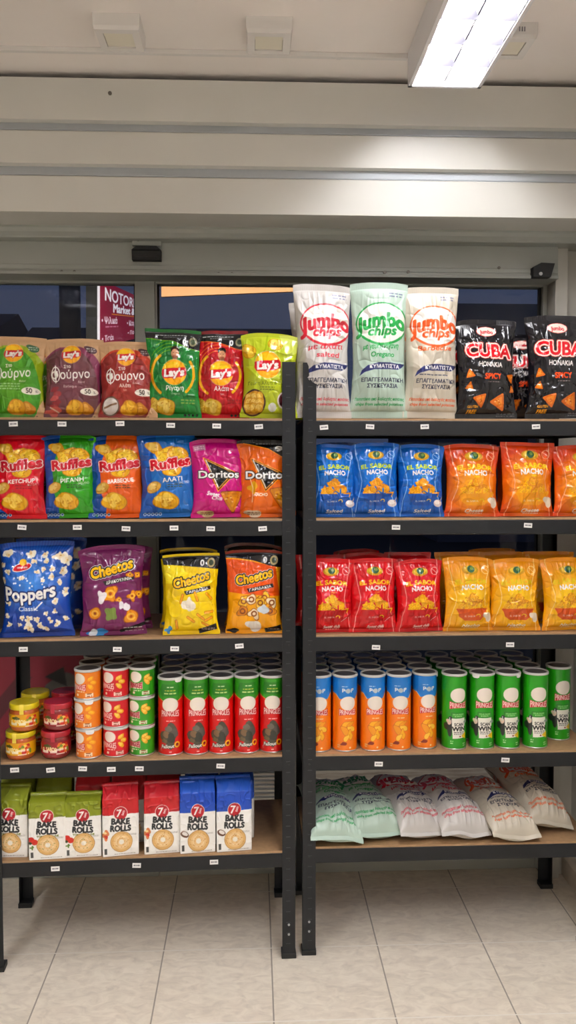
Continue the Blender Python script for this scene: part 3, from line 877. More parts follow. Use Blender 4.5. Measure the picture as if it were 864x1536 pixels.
def art_lays(base, dark, rim, shirt, hair, name, sub):
    def f(c):
        c.rgrad(.5, .5, .8, .6, dark, 1, .35)
        for k in range(4): c.ring(.5, .55, .38 + .06 * k, .48 + .06 * k, .012, rim, -12, 190 + 20 * k, 300)
        c.poly([(0, .0), (1, .0), (1, .24), (.78, .22), (.5, .15), (0, .115)], '#17191b'); c.rect(0, 0, 1, .04, dark)
        c.stroke([(0, .115), (.5, .15), (.78, .22), (1, .24)], .012, rim)
        c.small(.44, .075, .6, .02, '#e8e8e8', 1, 8); c.small(.50, .10, .4, .014, '#b5b5b5', 1, 3)
        c.text('0', .71, .15, .10, '#f2f2f2', bold=.016); c.ell(.86, .14, .075, .085, '#8f8a6e'); c.ell(.86, .14, .045, .05, '#3c4a36')
        c.ring(.48, .52, .40, .40, .05, '#e8b321', 0, 125, 235)
        c.ring(.48, .52, .42, .40, .05, '#e8b321', 0, -35, 50)
        player(c, .535, .285, .19, shirt, rim, hair)
        lays_logo(c, .52, .50, .235)
        c.text(name, .53, .675, .075, '#f5f1ea', bold=.006, shear=.1); c.text(sub, .54, .735, .032, '#e4e0d8')
        c.chip(.17, .865, .14, '#c9a23c', '#e8ca62', 3, rot=60); c.chip(.36, .875, .18, '#dcb84a', '#f4dc84', 6, asp=.8, rot=20)
        c.small(.78, .82, .28, .03, '#9db45c' if 'Ρ' in name else '#8f1a22', 2, 9)
        for k in range(4): c.ell(.70 + .07 * k, .965, .022, .022, '#122016')
    return f

def art_lime(c):
    c.rgrad(.4, .5, .8, .6, '#b6c436', 1, .4)
    c.stroke([(.46, .04), (.42, .2), (.30, .34)], .03, '#9db02c')
    c.chip(.12, .22, .14, '#d8b23c', '#efd068', 4, rot=30); c.chip(.60, .14, .14, '#d9bb45', '#f2db7c', 9, asp=.75)
    c.poly([(.66, .02), (.98, .0), (1, .2), (.84, .3)], '#dbe28a', .6)
    lays_logo(c, .46, .39, .245)
    c.text('Γεύση Αλάτι & Ξύδι', .46, .605, .055, '#4c5a1e', w=.74, bold=.003, rot=-2); c.small(.45, .665, .3, .022, '#5f6e28', 2, 2)
    c.ell(.22, .83, .215, .225, '#4a2f1a'); c.ell(.22, .83, .185, .195, '#c99238')
    for k in range(9): c.chip(.12 + .1 * (k % 3), .765 + .06 * (k // 3), .085, '#d9ab42', '#f0d47c', k + 20, rot=40 * k)
    c.ell(.80, .80, .15, .15, '#ece2da'); c.ell(.80, .80, .125, .125, '#5a1722'); c.ell(.56, .88, .075, .075, '#e6e6dc')

def art_jumbo(col, l1, l2, tail):
    navy = '#232a63'
    def f(c):
        c.noise(.03, 5, 2)
        c.ell(.55, .315, .47, .36, '#f2efe9')
        c.ring(.55, .315, .47, .36, .026, col); c.ring(.55, .315, .47, .36, .042, col, 0, 40, 140)
        c.text('Jumbo', .53, .285, .235, col, w=.90, bold=.05, rot=-3, arch=.42, shear=.08)
        c.text('chips', .56, .37, .155, col, w=.52, bold=.026, shear=.28, rot=-2)
        c.small(.79, .095, .26, .03, '#5c6080', 2, 3)
        c.text(l1, .53, .485, .085, col, w=.66, bold=.010, shear=.2, rot=-2)
        if l2: c.text(l2, .56, .545, .082, col, w=.44, bold=.010, shear=.15)
        c.poly([(.13, .70), (.17, .66), (.28, .625), (.48, .605), (.95, .607), (1, .604), (.93, .636), (.85, .653), (.4, .655), (.22, .675)], navy)
        c.text('ΚΥΜΑΤΙΣΤΑ', .60, .632, .058, '#f4f2ee', w=.56, bold=.008)
        if not l2: c.small(.5, .685, .6, .024, '#3a3c55', 1, 5)
        c.text('ΕΠΑΓΓΕΛΜΑΤΙΚΗ', .56, .73, .062, '#30324a', w=.78, bold=.008); c.text('ΣΥΣΚΕΥΑΣΙΑ', .56, .772, .062, '#30324a', w=.56, bold=.008)
        c.text('Πατατάκια από διαλεχτές πατάτες', .52, .865, .045, tail, w=.88, bold=.005, shear=.2)
        c.text('chips from selected potatoes', .52, .90, .045, tail, w=.84, bold=.005, shear=.2)
    return f

def art_cuba(c):
    c.ell(.50, .135, .17, .085, '#c8443c'); c.ell(.50, .135, .16, .078, '#f0d9d0')
    c.text('Jumbo', .50, .135, .065, '#b5202b', w=.22, bold=.006, arch=.2)
    c.text('CUBA', .52, .335, .20, '#d3222e', w=.78, bold=.030, rot=2, out='#f3e4da', ow=.028, out2='#e0483a', ow2=.012)
    c.text('HONAKIA', .53, .475, .075, '#efeae6', w=.42, bold=.009, rot=2)
    c.text('SPICY', .56, .595, .085, '#e8541e', w=.29, bold=.012); c.small(.57, .65, .24, .018, '#9a8d86', 1, 2)
    for k, (u, v, r, ro) in enumerate(((.17, .57, .095, 20), (.16, .69, .085, 160), (.35, .82, .14, 75), (.68, .84, .17, -60), (.92, .60, .10, 200), (.93, .72, .08, 20))):
        c.tri(u, v, r, ro, '#cf6f22', '#eda650', k)
    c.text('GLUTEN', .24, .885, .035, '#e9a63a', w=.17, bold=.004); c.text('FREE', .24, .93, .05, '#e9a63a', w=.15, bold=.008)
    c.small(.8, .96, .3, .02, '#6b6b6b', 2, 3)

def art_ruffles(base, ttl, sub, tcol='#f4efe6', corner=True):
    def f(c):
        c.rgrad(.6, .5, .8, .7, base, 1, .2)
        c.poly([(0, 0), (.34, 0), (.30, .2), (.20, .42), (.22, .70), (.32, .86), (.30, 1), (0, 1)], '#1d4f9c' if base != '#2b6fb8' else '#1a57a6', 1 if corner else 0)
        if not corner: c.poly([(0, .72), (.1, .84), (.3, .93), (.3, 1), (0, 1)], '#1d4f9c')
        c.chip(.29, .175, .15, '#d9a53a', '#efcf72', 5, asp=.75, rot=25)
        for k, (u, v, r, ro) in enumerate(((.50, .27, .20, -20), (.72, .26, .2, 15), (.6, .44, .18, 5), (.44, .30, .16, 40), (.85, .33, .13, 60))):
            c.chip(u, v, r, '#e5ad2c', '#f8d95e', k, asp=.7, rot=ro, edge='#b57b1a')
        c.text('Ruffles', .575, .365, .16, '#c3202f', w=.74, bold=.034, rot=-7, shear=.06, arch=-.15, out='#f6ded2', ow=.022, out2='#9c1420', ow2=.010)
        c.text(ttl, .60, .555, .068, tcol, w=min(.5, .075 * len(ttl)), bold=.010, rot=-4)
        c.text(sub, .82, .56 + .03, .04, tcol, w=.2, bold=.003, rot=-4); c.small(.64, .625, .32, .024, '#33402c' if corner else '#7c1420', 2, 5)
        c.chip(.24, .64, .15, '#cfa24a', '#e9cd84', 8, asp=.6, rot=-30)
        c.chip(.47, .80, .24, '#dcaa35', '#f6d873', 2, asp=.66, rot=10)
        for k in range(5): c.stroke([(.32 + .06 * k, .755 + .006 * k), (.38 + .06 * k, .85)], .010, '#c68f2a', .5)
        for k in range(5): c.ell(.10 + .065 * k, .955, .028, .028, '#cfe2f2'); c.ell(.10 + .065 * k, .955, .016, .016, '#1d4f9c')
    return f

def art_doritos(base, tl, kind):
    def f(c):
        c.rgrad(.5, .6, .7, .6, tl, 1, .35)
        if kind == 'o':
            c.poly([(.0, .0), (1, 0), (1, .30), (.55, .12), (.12, .045), (0, .04)], '#1b1a19'); c.small(.55, .055, .5, .016, '#d5d5d5', 1, 4)
            c.text('9E', .82, .115, .085, '#ece6df', w=.28, bold=.02); c.stroke([(1, .30), (.55, .12), (.12, .045)], .012, '#f2a13c')
        else:
            c.rect(.06, .07, .28, .145, '#b97a9a'); c.small(.17, .108, .18, .02, '#efd5e2', 2, 2)
        P = [(.26, .27), (.80, .44), (.50, .635)]
        c.poly([(.21, .235), (.88, .435), (.49, .68)], '#f29a2e'); c.poly([(.235, .25), (.845, .437), (.495, .66)], '#141214')
        c.stroke(P, .014, '#e8a24a', closed=True); c.stroke([(.27, .275), (.50, .62)], .02, '#e4d8cc')
        c.text('Doritos', .52, .455, .125, '#f4f2f0', w=.80, bold=.018, out='#171416', ow=.022)
        if kind == 'p':
            c.text('Sweet', .40, .70, .07, '#f6eef2', w=.24, bold=.012, rot=10, shear=.2); c.text('Chili', .47, .755, .055, '#f6eef2', w=.2, bold=.010, rot=8, shear=.2)
            c.tri(.76, .77, .26, -30, '#c97f1e', '#e8a838', 3, '#8a3c1a')
        else:
            c.text('NACHO', .40, .705, .05, '#f7ead9', w=.26, bold=.008); c.blob(.25, .615, .09, '#e0a81e', 3, .3); c.tri(.80, .72, .26, -35, '#cb8420', '#edb448', 3, '#a24c14')
            c.stroke([(.2, .5), (.25, .62), (.24, .8)], .012, '#f3d9b0')
        c.blob(.28, .945, .15, '#c9b48a' if kind == 'p' else '#dccbb4', 4, .3, asp=.4); c.small(.28, .945, .22, .02, '#6d4a34', 2, 7)
    return f

def art_sabor(bg, mid, bowl, line, ttl, chip, foot, glow=None):
    def f(c):
        if glow: c.rgrad(.5, .60, .62, .52, glow, .8, 1)
        else: c.rgrad(.5, .35, .7, .5, mid, 1, .6)
        c.vgrad(0, .12, bg, bg, .7)
        L = [(.11, 0), (.10, .15), (.14, .33), (.19, .52), (.17, .62), (.10, .78), (.09, 1)]
        c.stroke(L, .014, line); c.stroke([(1 - u, v) for u, v in L], .014, line)
        c.ell(.52, .175, .17, .085, '#c99a26'); c.ell(.52, .165, .13, .06, '#e4bf4a'); c.ell(.53, .165, .075, .065, '#2f5a3a'); c.ell(.55, .155, .035, .03, '#7d9a52')
        c.ring(.84, .165, .075, .075, .013, line); c.stroke([(.79, .14), (.89, .19)], .012, line)
        c.text('EL SABOR', .53, .315, .085, ttl, w=.68, bold=.013, arch=.35, fan=-.1)
        c.text('NACHO', .54, .395, .088, '#f6f0ea', w=.46, bold=.014, arch=.22); c.text('chips', .56, .45, .035, ttl, bold=.004, shear=.2)
        c.poly([(.20, .68), (.26, .79), (.38, .845), (.70, .845), (.80, .79), (.86, .68)], bowl)
        rg = np.random.RandomState(5)
        for k in range(60):
            t = rg.rand(); w = (1 - t) ** .7
            c.tri(.53 + (rg.rand() - .5) * .74 * w, .70 - .19 * t, .070, rg.rand() * 360, chip[k % 3], chip[(k + 1) % 3], k)
        c.poly([(.18, .685), (.88, .685), (.84, .74), (.24, .74)], bowl)
        c.text('EL SABOR', .48, .785, .032, '#f4e6d6', w=.22, bold=.003); c.ring(.66, .78, .04, .028, .016, '#e6c23e', 0, 180, 400)
        c.text(foot, .53, .915, .062, '#f6efe8', w=.34, bold=.007, shear=.25, rot=-2); c.small(.54, .955, .3, .016, '#f0d9c8', 1, 3)
        if foot == 'Salted':
            c.ell(.87, .815, .10, .075, '#dcd0cc'); c.ell(.86, .80, .07, .045, '#f4eeea'); c.stroke([(.93, .79), (1, .72)], .022, '#b9a6a0')
        elif foot == 'Sweet chili': c.stroke([(.72, .84), (.84, .80), (.95, .75)], .03, '#a8121d'); c.stroke([(.73, .845), (.86, .79)], .008, '#f2c9c0')
        else: c.blob(.88, .80, .09, '#e8dcc8', 4, .3)
    return f

def art_poppers(c):
    c.rgrad(.45, .42, .55, .38, '#4f8fdc', .8, 1)
    for k in range(26): c.stroke([(k / 25, 0), (.4 + (k / 25 - .4) * .75, .2)], .010, '#3b78cf', .5)
    c.rgrad(.5, 1.05, .7, .5, '#152f7c', 1, .6)
    rg = np.random.RandomState(11)
    for k, (u, v, r) in enumerate(((.12, .13, .09), (.43, .125, .075), (.62, .14, .06), (.83, .155, .125), (.93, .20, .08), (.10, .31, .055), (.48, .21, .05), (.66, .22, .055), (.52, .32, .05), (.30, .37, .05), (.75, .37, .06), (.88, .31, .075), (.74, .29, .05), (.62, .30, .045), (.6, .41, .05), (.84, .43, .055), (.04, .40, .06), (.08, .63, .06), (.79, .62, .055), (.78, .73, .05), (.65, .75, .04), (.06, .77, .05), (.31, .79, .045), (.40, .80, .065), (.53, .80, .06), (.70, .82, .06), (.40, .90, .095), (.54, .88, .065), (.64, .90, .055), (.79, .86, .06), (.12, .86, .05), (.27, .86, .035), (.94, .53, .07), (.92, .82, .06), (.02, .22, .06))):
        c.pop(u, v, r * .82, k)
    for k in range(16): c.ell(.18 + .6 * rg.rand(), .36 + .14 * rg.rand(), .013, .013, '#e6f0fa')
    c.blob(.31, .265, .14, '#f4e9e2', 2, .08, asp=.42, rot=-10); c.blob(.31, .265, .125, '#c9202c', 2, .08, asp=.38, rot=-10); c.ell(.325, .215, .05, .045, '#f2c32c')
    c.small(.31, .268, .16, .03, '#f6e9e2', 1, 4)
    c.text('Poppers', .42, .545, .155, '#f8f6f2', w=.74, bold=.020, rot=-4, arch=-.25, fan=.2, out='#1a2c66', ow=.028)
    c.text('Classic', .40, .69, .058, '#e6eef6', w=.28, bold=.004)
    c.stroke([(.5, .70), (.60, .63)], .02, '#f2f4f8')

def art_cheetos(base, top, band, kind):
    def f(c):
        c.rgrad(.5, .7, .8, .6, top, 1, .5)
        if kind != 'p':
            c.poly([(0, 0), (1, 0), (1, .20), (.8, .19), (.5, .13), (0, .075)] if kind == 'o' else [(0, 0), (1, 0), (1, .20), (.6, .17), (0, .12)], '#15151a')
            c.rect(0, 0, 1, .035, '#d8bd3a' if kind == 'y' else '#7a2c1c'); c.text('0', .70, .12, .10, '#f0f0f0', bold=.014); c.ell(.86, .12, .07, .085, '#b7a77c'); c.ell(.86, .12, .042, .05, '#3f4a3a')
            if kind == 'o': c.poly([(0, .09), (.45, .14), (.9, .2), (1, .55), (0, .50)], '#d94f1c', .85)
            if kind == 'y': c.poly([(0, .13), (.3, .15), (.45, .24), (.12, .36), (0, .36)], '#f7e24a')
        v0 = .26 if kind == 'p' else .32
        c.text('Cheetos', .50, v0, .155, '#f7c427', w=.68, bold=.024, rot=-13, arch=-.1, shear=.1, out='#15131a', ow=.028, out2='#f4efe6' if kind != 'y' else None, ow2=.010)
        c.poly([(.36, v0 + .135), (.86, v0 + .075), (.88, v0 + .12), (.40, v0 + .18)], '#17141a')
        c.text('ΓΑΡΙΔΑΚΙΑ' if kind != 'p' else 'ΔΡΑΚΟΥΛΙΝΙΑ', .62, v0 + .128, .042, '#f0ece6', w=.42, bold=.005, rot=-9)
        rg = np.random.RandomState(4)
        if kind == 'p':
            for k, (u, v, r) in enumerate(((.48, .53, .12), (.22, .74, .10), (.80, .79, .11), (.84, .565, .075), (.95, .55, .06), (.80, .33, .05), (.92, .33, .05), (.62, .60, .05))):
                c.blob(u, v, r, '#a85416', k, .3); c.blob(u, v, r * .88, '#e0962a', k, .3); c.ring(u, v, r * .5, r * .4, r * .25, '#f2c058')
                c.ell(u, v, r * .2, r * .2, '#9a4a20')
            for u, v, r in ((.34, .56, .07), (.66, .66, .045), (.74, .68, .05)): c.blob(u, v, r, '#ece6ea', int(u * 90), .3, asp=1.3)
            c.blob(.48, .75, .10, '#7d8f4a', 6, .4); c.blob(.28, .965, .14, '#3f86c4', 3, .3, asp=.45); c.blob(.2, .96, .06, '#e0e6ee', 2, .3)
            c.stroke([(.62, .95), (.98, .88)], .05, '#17141a'); c.small(.80, .915, .3, .018, '#e8e2dc', 1, 3); c.small(.8, .95, .3, .018, '#e8e2dc', 1, 4)
        elif kind == 'y':
            for k in range(9):
                u, v, a = .2 + .66 * rg.rand(), .52 + .36 * rg.rand(), rg.rand() * 3.14
                dx, dy = .07 * math.cos(a), .07 * math.sin(a) / c.a
                c.stroke([(u - dx, v - dy), (u + dx, v + dy)], .052, '#b97a12'); c.stroke([(u - dx, v - dy), (u + dx, v + dy)], .036, '#f0a928')
            c.blob(.45, .62, .10, '#f3e9d8', 5, .35, asp=1.4)
            c.poly([(.62, .93), (.96, .86), (.96, .93), (.64, .99)], '#17141a'); c.small(.79, .93, .26, .016, '#e8e2dc', 2, 4); c.blob(.10, .93, .06, '#4a90c8', 3, .3)
        else:
            for k, (u, v) in enumerate(((.3, .60), (.45, .58), (.28, .72), (.7, .56), (.84, .62), (.8, .72), (.62, .62), (.5, .75))):
                r = .10; c.blob(u, v, r, '#a3641a', k, .35); c.blob(u, v, r * .85, ['#eebf4a', '#f0d9b4', '#d98a2a'][k % 3], k, .35); c.ring(u, v, r * .45, r * .4, .025, '#8a4a1c')
            c.blob(.5, .90, .14, '#eee8e0', 4, .3, asp=.7); c.blob(.68, .70, .09, '#dfe6ee', 5, .25)
            c.poly([(.68, .94), (.98, .89), (.98, .96), (.7, .99)], '#17141a'); c.small(.83, .945, .24, .016, '#e8e2dc', 1, 4); c.blob(.14, .96, .10, '#17181c', 3, .2, asp=.4)
    return f

# cans: artwork spans 200 degrees of the tube
def brand_oval(c, u, v, r):
    """the cream oval and bow-shaped nameplate; the face on it is left out"""
    r *= 1.22; c.ell(u, v, r, r * .86, '#f3e8dc')
def bow(c, u, v, w, h, plate='#c3232e', txt='#f6d9d2'):
    a = c.a; w *= 1.38; h *= 1.15
    c.poly([(u - w / 2, v - h * .62 / a), (u - w * .2, v - h * .36 / a), (u + w * .2, v - h * .36 / a), (u + w / 2, v - h * .62 / a), (u + w / 2, v + h * .66 / a), (u + w * .2, v + h * .46 / a), (u - w * .2, v + h * .46 / a), (u - w / 2, v + h * .66 / a)], plate)
    c.text('PRINGLES', u, v + .03 * h / a, h * .72, txt, w=w * .93, bold=.006, fan=.45)

def art_can_red(c):
    c.poly([(0, 0), (1, 0), (1, .20), (.80, .25), (.68, .285), (.5, .25), (.34, .285), (.2, .25), (0, .20)], '#3c8f2c')
    c.stroke([(0, .20), (.2, .25), (.34, .285)], .012, '#e2b65a'); c.stroke([(1, .20), (.8, .25), (.68, .285)], .012, '#e2b65a')
    c.poly([(.3, .06), (.7, .06), (.76, .14), (.7, .22), (.3, .22), (.24, .14)], '#2d7d26')
    c.small(.5, .10, .16, .028, '#eef0d8', 1, 6); c.small(.5, .145, .26, .026, '#e6cf5a', 1, 2); c.small(.5, .185, .28, .034, '#f0e9b0', 1, 7)
    brand_oval(c, .50, .335, .155); bow(c, .5, .45, .32, .125, '#b81a24', '#f7dcd6')
    c.small(.5, .55, .22, .026, '#f6e2dc', 1, 4)
    c.blob(.48, .745, .19, '#4b4638', 3, .25, asp=1.35); c.blob(.46, .655, .075, '#6d665a', 5, .12); c.blob(.60, .71, .09, '#57504a', 8, .3); c.blob(.40, .73, .08, '#7d6246', 9, .3); c.blob(.52, .78, .10, '#35362c', 10, .3); c.blob(.36, .82, .06, '#6d5c40', 11, .3)
    c.text('Fallout', .44, .89, .075, '#f2eee6', w=.30, bold=.010, shear=.2, rot=-4, out='#1c1a16', ow=.014)
    c.ring(.66, .87, .055, .055, .03, '#e8c21e'); c.text('P', .66, .87, .06, '#1c1a16', bold=.006)
    c.small(.5, .965, .06, .03, '#f0dcd6', 1, 1); c.small(.26, .94, .06, .02, '#f0c9c4', 2, 1)
def art_can_pop(c):
    c.poly([(0, 0), (1, 0), (1, .22), (.80, .235), (.7, .30), (.5, .27), (.3, .30), (.2, .235), (0, .22)], '#2c7fc9')
    c.stroke([(0, .22), (.2, .235), (.3, .30)], .010, '#e8dcc0'); c.stroke([(1, .22), (.8, .235), (.7, .30)], .010, '#e8dcc0')
    c.small(.42, .125, .14, .022, '#eaf2f8', 1, 5); c.text('POP', .5, .185, .085, '#f0f2f0', w=.27, bold=.012, arch=-.2, out='#1d5ea8', ow=.008); c.ell(.5, .185, .055, .055, '#b9c2c8')
    brand_oval(c, .50, .355, .155); bow(c, .5, .475, .31, .115)
    c.small(.5, .56, .18, .026, '#fae6c8', 1, 4)
    for k, (u, v, r) in enumerate(((.48, .64, .13), (.58, .70, .12), (.43, .73, .14), (.55, .79, .12), (.46, .83, .1), (.56, .64, .09))): c.blob(u, v, r, '#c96a0c', k, .2, asp=.55, rot=30 * k); c.blob(u, v, r * .9, ['#f2b23a', '#f7c656', '#eda028'][k % 3], k, .2, asp=.55, rot=30 * k)
    c.blob(.40, .905, .07, '#8a2f1c', 2, .3, asp=.6); c.ell(.55, .96, .022, .022, '#f7d9b0'); c.small(.28, .94, .08, .026, '#f2dcc0', 2, 3)
def art_can_green(c):
    brand_oval(c, .5, .265, .16); bow(c, .5, .40, .32, .13)
    c.rect(.33, .505, .66, .575, '#1d6a26'); c.rect(.345, .512, .645, .568, '#4aa23c'); c.text('SOUR CREAM', .495, .528, .03, '#eef4e6', w=.25, bold=.004); c.text('& ONION', .495, .553, .03, '#eef4e6', w=.17, bold=.004)
    c.blob(.28, .69, .12, '#2a2c2c', 3, .3, asp=1.6); c.blob(.27, .63, .065, '#e0c6b4', 4, .2); c.stroke([(.29, .575), (.29, .63)], .02, '#cfd8d2')
    c.poly([(.335, .583), (.67, .578), (.68, .85), (.365, .86)], '#ece8de')
    c.text('SCAN', .51, .665, .068, '#2a2a2a', w=.22, bold=.007); c.text('WIN', .51, .725, .10, '#1e1e1e', w=.32, bold=.018); c.small(.51, .785, .27, .024, '#44443e', 2, 3)
    c.tri(.66, .825, .10, 180, '#e6c21e', '#f4dc3c', 3); c.ell(.54, .83, .02, .02, '#8a3a1c')
    c.blob(.70, .635, .05, '#9aa39c', 5, .3)
    c.small(.34, .91, .07, .03, '#cfe8c4', 2, 2); c.small(.66, .945, .1, .026, '#cfe8c4', 2, 5)
def art_mini(base, kind):
    def f(c):
        brand_oval(c, .37, .27, .12); bow(c, .37, .58, .24, .12, '#d8a0a0' if kind == 'g' else '#c3232e', '#f6d9d2' if kind != 'g' else '#a02030')
        rg = np.random.RandomState(3)
        for k in range(3): c.chip(.64 + .07 * (k % 2), .27 + .15 * k * (.6 if kind == 'g' else 1), .085, '#f0a42a' if kind == 'o' else '#e8b03a', '#f8c650' if kind == 'o' else '#f8dc7a', k, asp=.62, rot=35 * k - 20, edge='#d9801a')
        c.small(.40, .74, .2, .03, '#f8ecd8', 1 if kind != 'g' else 2, 3)
        c.rect(.52, .80, .70, .94, '#f2e6d8', .85); c.small(.61, .87, .12, .03, '#8a3a20', 2, 8); c.ell(.33, .87, .03, .03, '#f4e4d0')
        c.rect(.14, .5, .19, .85, '#f4efe8')
        if kind == 'o':
            c.rect(.17, .55, .24, .85, '#efe9e2')
            for k in range(6): c.rect(.175 + .01 * k, .57, .179 + .01 * k, .83, '#333333')
    return f

def art_jar(base, dark, kind):
    def f(c):
        c.blob(.28, .45, .13, '#f2b51e' if kind == 'y' else '#a81822', 3, .2, asp=.6); c.blob(.36, .30, .07, '#5b5a24', 5, .2, asp=.5)
        c.text('EL SABOR', .40, .55, .075, '#f7e9b0', w=.30, bold=.008, arch=.3); c.small(.40, .76, .30, .06, '#f8f0e0', 1, 9)
        for k in range(10): c.blob(.60 + .18 * ((k * 37) % 10) / 10, .25 + .06 * k, .045, ['#e07a3c', '#c8382c', '#f0c86a', '#7d8a3a'][k % 4], k, .3)
        c.small(.64, .80, .22, .05, '#f4e9d8', 2, 3); c.ring(.12, .5, .06, .06, .016, '#f0dcc8')
    return f

def art_rolls(top, kind, edge):
    def f(c):
        c.poly([(0, 0), (1, 0), (1, edge), (0, edge + .012)], top)
        c.ell(.5, edge - .015, .19, .19, '#efe6e0'); c.ell(.5, edge - .015, .175, .175, '#b3202c')
        c.text('7', .46, edge - .02, .20, '#f8f2ee', bold=.020, shear=.1); c.text('DAYS', .575, edge - .02, .05, '#f8f2ee', w=.13, bold=.006, rot=-70)
        t = edge + .20 * .62
        c.text('BAKE', .50, t, .155, '#26282a', w=.48, bold=.036, rot=2); c.text('ROLLS', .50, t + .118, .155, '#26282a', w=.54, bold=.036, rot=2)
        nm, cl = {'t': ('TOMATO-OLIVE', '#6a7424'), 'p': ('PIZZA', '#c0303a'), 's': ('SALT', '#2a62b4')}[kind]
        c.text(nm, .52, t + .205, .055, cl, w=.58 if kind == 't' else .24, bold=.008)
        v = t + .36
        c.ell(.52, v, .30, .30, '#b98a52'); c.ell(.52, v, .285, .285, '#e2b97c'); c.ell(.52, v, .22, .22, '#ecca96'); c.ring(.52, v, .15, .15, .03, '#f2d8ac'); c.ell(.52, v, .07, .07, '#f6efe2')
        rg = np.random.RandomState(4)
        for k in range(24):
            a, q = rg.rand() * 6.28, .08 + .16 * rg.rand(); c.ell(.52 + q * math.cos(a), v + q * math.sin(a) / c.a, .014, .010, '#b9762c' if kind != 't' else '#7a7a34', al=.7)
        if kind == 't':
            c.ell(.08, v - .10, .085, .085, '#c22c26'); c.ell(.17, v - .06, .085, .085, '#cf3a2c'); c.ell(.05, v - .04, .05, .04, '#3f4a2a'); c.blob(.10, v + .04, .05, '#6a8a3c', 3, .4)
        elif kind == 'p': c.blob(.09, v - .13, .10, '#d8885a', 3, .35, asp=1.3); c.blob(.11, v - .10, .05, '#c23a2c', 4, .3); c.blob(.08, v - .17, .04, '#f0d8a0', 5, .3)
        else: c.ell(.14, v - .12, .12, .085, '#6a4632', 25); c.ell(.15, v - .13, .085, .05, '#ece6e2', 25)
        c.rect(.06, .86, .13, .96, '#4a4a48'); c.small(.6, .965, .6, .02, '#8f8a84', 1, 3); c.small(.82, t + .24, .22, .016, '#8f8a84', 2, 5)
    return f
# ------------------------------------------------------------------ goods on the shelves
ORD = ['first', 'second', 'third', 'fourth', 'fifth', 'sixth']
ART = {}
def artwork(key, fn, W, H, base, res=.00125):
    if key not in ART:
        c = Cv(W, H, base, res); fn(c); ART[key] = c.colors()
    return ART[key]

KIND = {  # base colour, artwork, flat width, height, thickness, film, waist
 'oven_green': ('#cfab86', art_oven('#4f9d33', '#9fb62c', 'g'), .172, .235, .062, 'paper'),
 'oven_plum': ('#cfab86', art_oven('#6d3f44', '#8a3b5c', 'b'), .172, .232, .062, 'paper'),
 'oven_red': ('#cfab86', art_oven('#8f2a26', '#c0452c', 'r'), .172, .225, .062, 'paper'),
 'lays_green': ('#23833a', art_lays('#23833a', '#14622c', '#7fbb3a', '#1d5f35', '#3a2416', 'Ρίγανη', 'Oregano'), .165, .262, .065, 'foil'),
 'lays_red': ('#c3222b', art_lays('#c3222b', '#7d1420', '#e87a3a', '#a81c28', '#1d1512', 'Αλάτι', 'Salt'), .165, .262, .065, 'foil'),
 'lays_lime': ('#bcc946', art_lime, .172, .252, .066, 'foil'),
 'jumbo_red': ('#cdc9c5', art_jumbo('#c92a3c', 'με αλάτι', 'salted', '#c8505a'), .176, .405, .085, 'poly'),
 'jumbo_green': ('#b9ccbf', art_jumbo('#1f9a4c', 'με γεύση Ρίγανη', 'Oregano', '#3a9a5a'), .176, .410, .085, 'poly'),
 'jumbo_orange': ('#cfc7b8', art_jumbo('#e4601f', 'Barbecue', '', '#d8643a'), .172, .400, .085, 'poly'),
 'cuba': ('#16151a', art_cuba, .190, .305, .075, 'foil'),
 'ruf_red': ('#cf2230', art_ruffles('#cf2230', 'KETCHUP', 'ΚΕΤΣΑΠ', corner=False), .165, .245, .066, 'foil'),
 'ruf_green': ('#3f9a2e', art_ruffles('#3f9a2e', 'ΡΙΓΑΝΗ', 'OREGANO'), .160, .248, .066, 'foil'),
 'ruf_orange': ('#dc6424', art_ruffles('#dc6424', 'BARBEQUE', ''), .165, .245, .066, 'foil'),
 'ruf_blue': ('#2b6fb8', art_ruffles('#2b6fb8', 'ΑΛΑΤΙ', 'SALTED'), .170, .250, .066, 'foil'),
 'dor_pink': ('#c0187c', art_doritos('#c0187c', '#d82a90', 'p'), .165, .235, .06, 'foil'),
 'dor_orange': ('#d9691c', art_doritos('#d9691c', '#ee8428', 'o'), .172, .232, .06, 'foil'),
 'sab_blue': ('#1660b4', art_sabor('#1660b4', '#3a8bd6', '#12509c', '#9cc4ec', '#c4d23a', ['#e29a24', '#f2b83a', '#d98a1c'], 'Salted'), .148, .222, .066, 'foil'),
 'sab_orange': ('#cf4a20', art_sabor('#cf4a20', '#e2761c', '#e8a01e', '#f2b088', '#f2cf2c', ['#e8a020', '#f4c23a', '#d88a1c'], 'Cheese', '#f2bc1a'), .170, .222, .066, 'foil'),
 'sab_red': ('#c91a28', art_sabor('#c91a28', '#d82a30', '#b81622', '#f0a8a0', '#f2c42c', ['#e8a81e', '#f6ca3a', '#d99a1c'], 'Sweet chili'), .150, .225, .066, 'foil'),
 'sab_yellow': ('#e2961a', art_sabor('#e2961a', '#eeb41e', '#cf5a24', '#f6d48a', '#e2c81e', ['#e8a824', '#f2c44a', '#c9862a'], 'Nacho', '#f4d21e'), .158, .225, .066, 'foil'),
 'poppers': ('#1f4aa4', art_poppers, .215, .282, .085, 'foil'),
 'ch_purple': ('#6d2456', art_cheetos('#6d2456', '#86306a', '', 'p'), .195, .268, .075, 'foil'),
 'ch_yellow': ('#f0ce1e', art_cheetos('#f0ce1e', '#f4dc2a', '', 'y'), .170, .242, .07, 'foil'),
 'ch_orange': ('#eda41e', art_cheetos('#eda41e', '#f2b62a', '', 'o'), .172, .252, .07, 'foil'),
}
_low = {}
def bag_meshes(kind, seed, step=1, **kw):
    base, fn, W, H, D, film = KIND[kind]
    C = artwork(kind, fn, W, H, base)
    return pouch(W, H, D, C, seed, M[film], step, **kw)
_seed = [10]
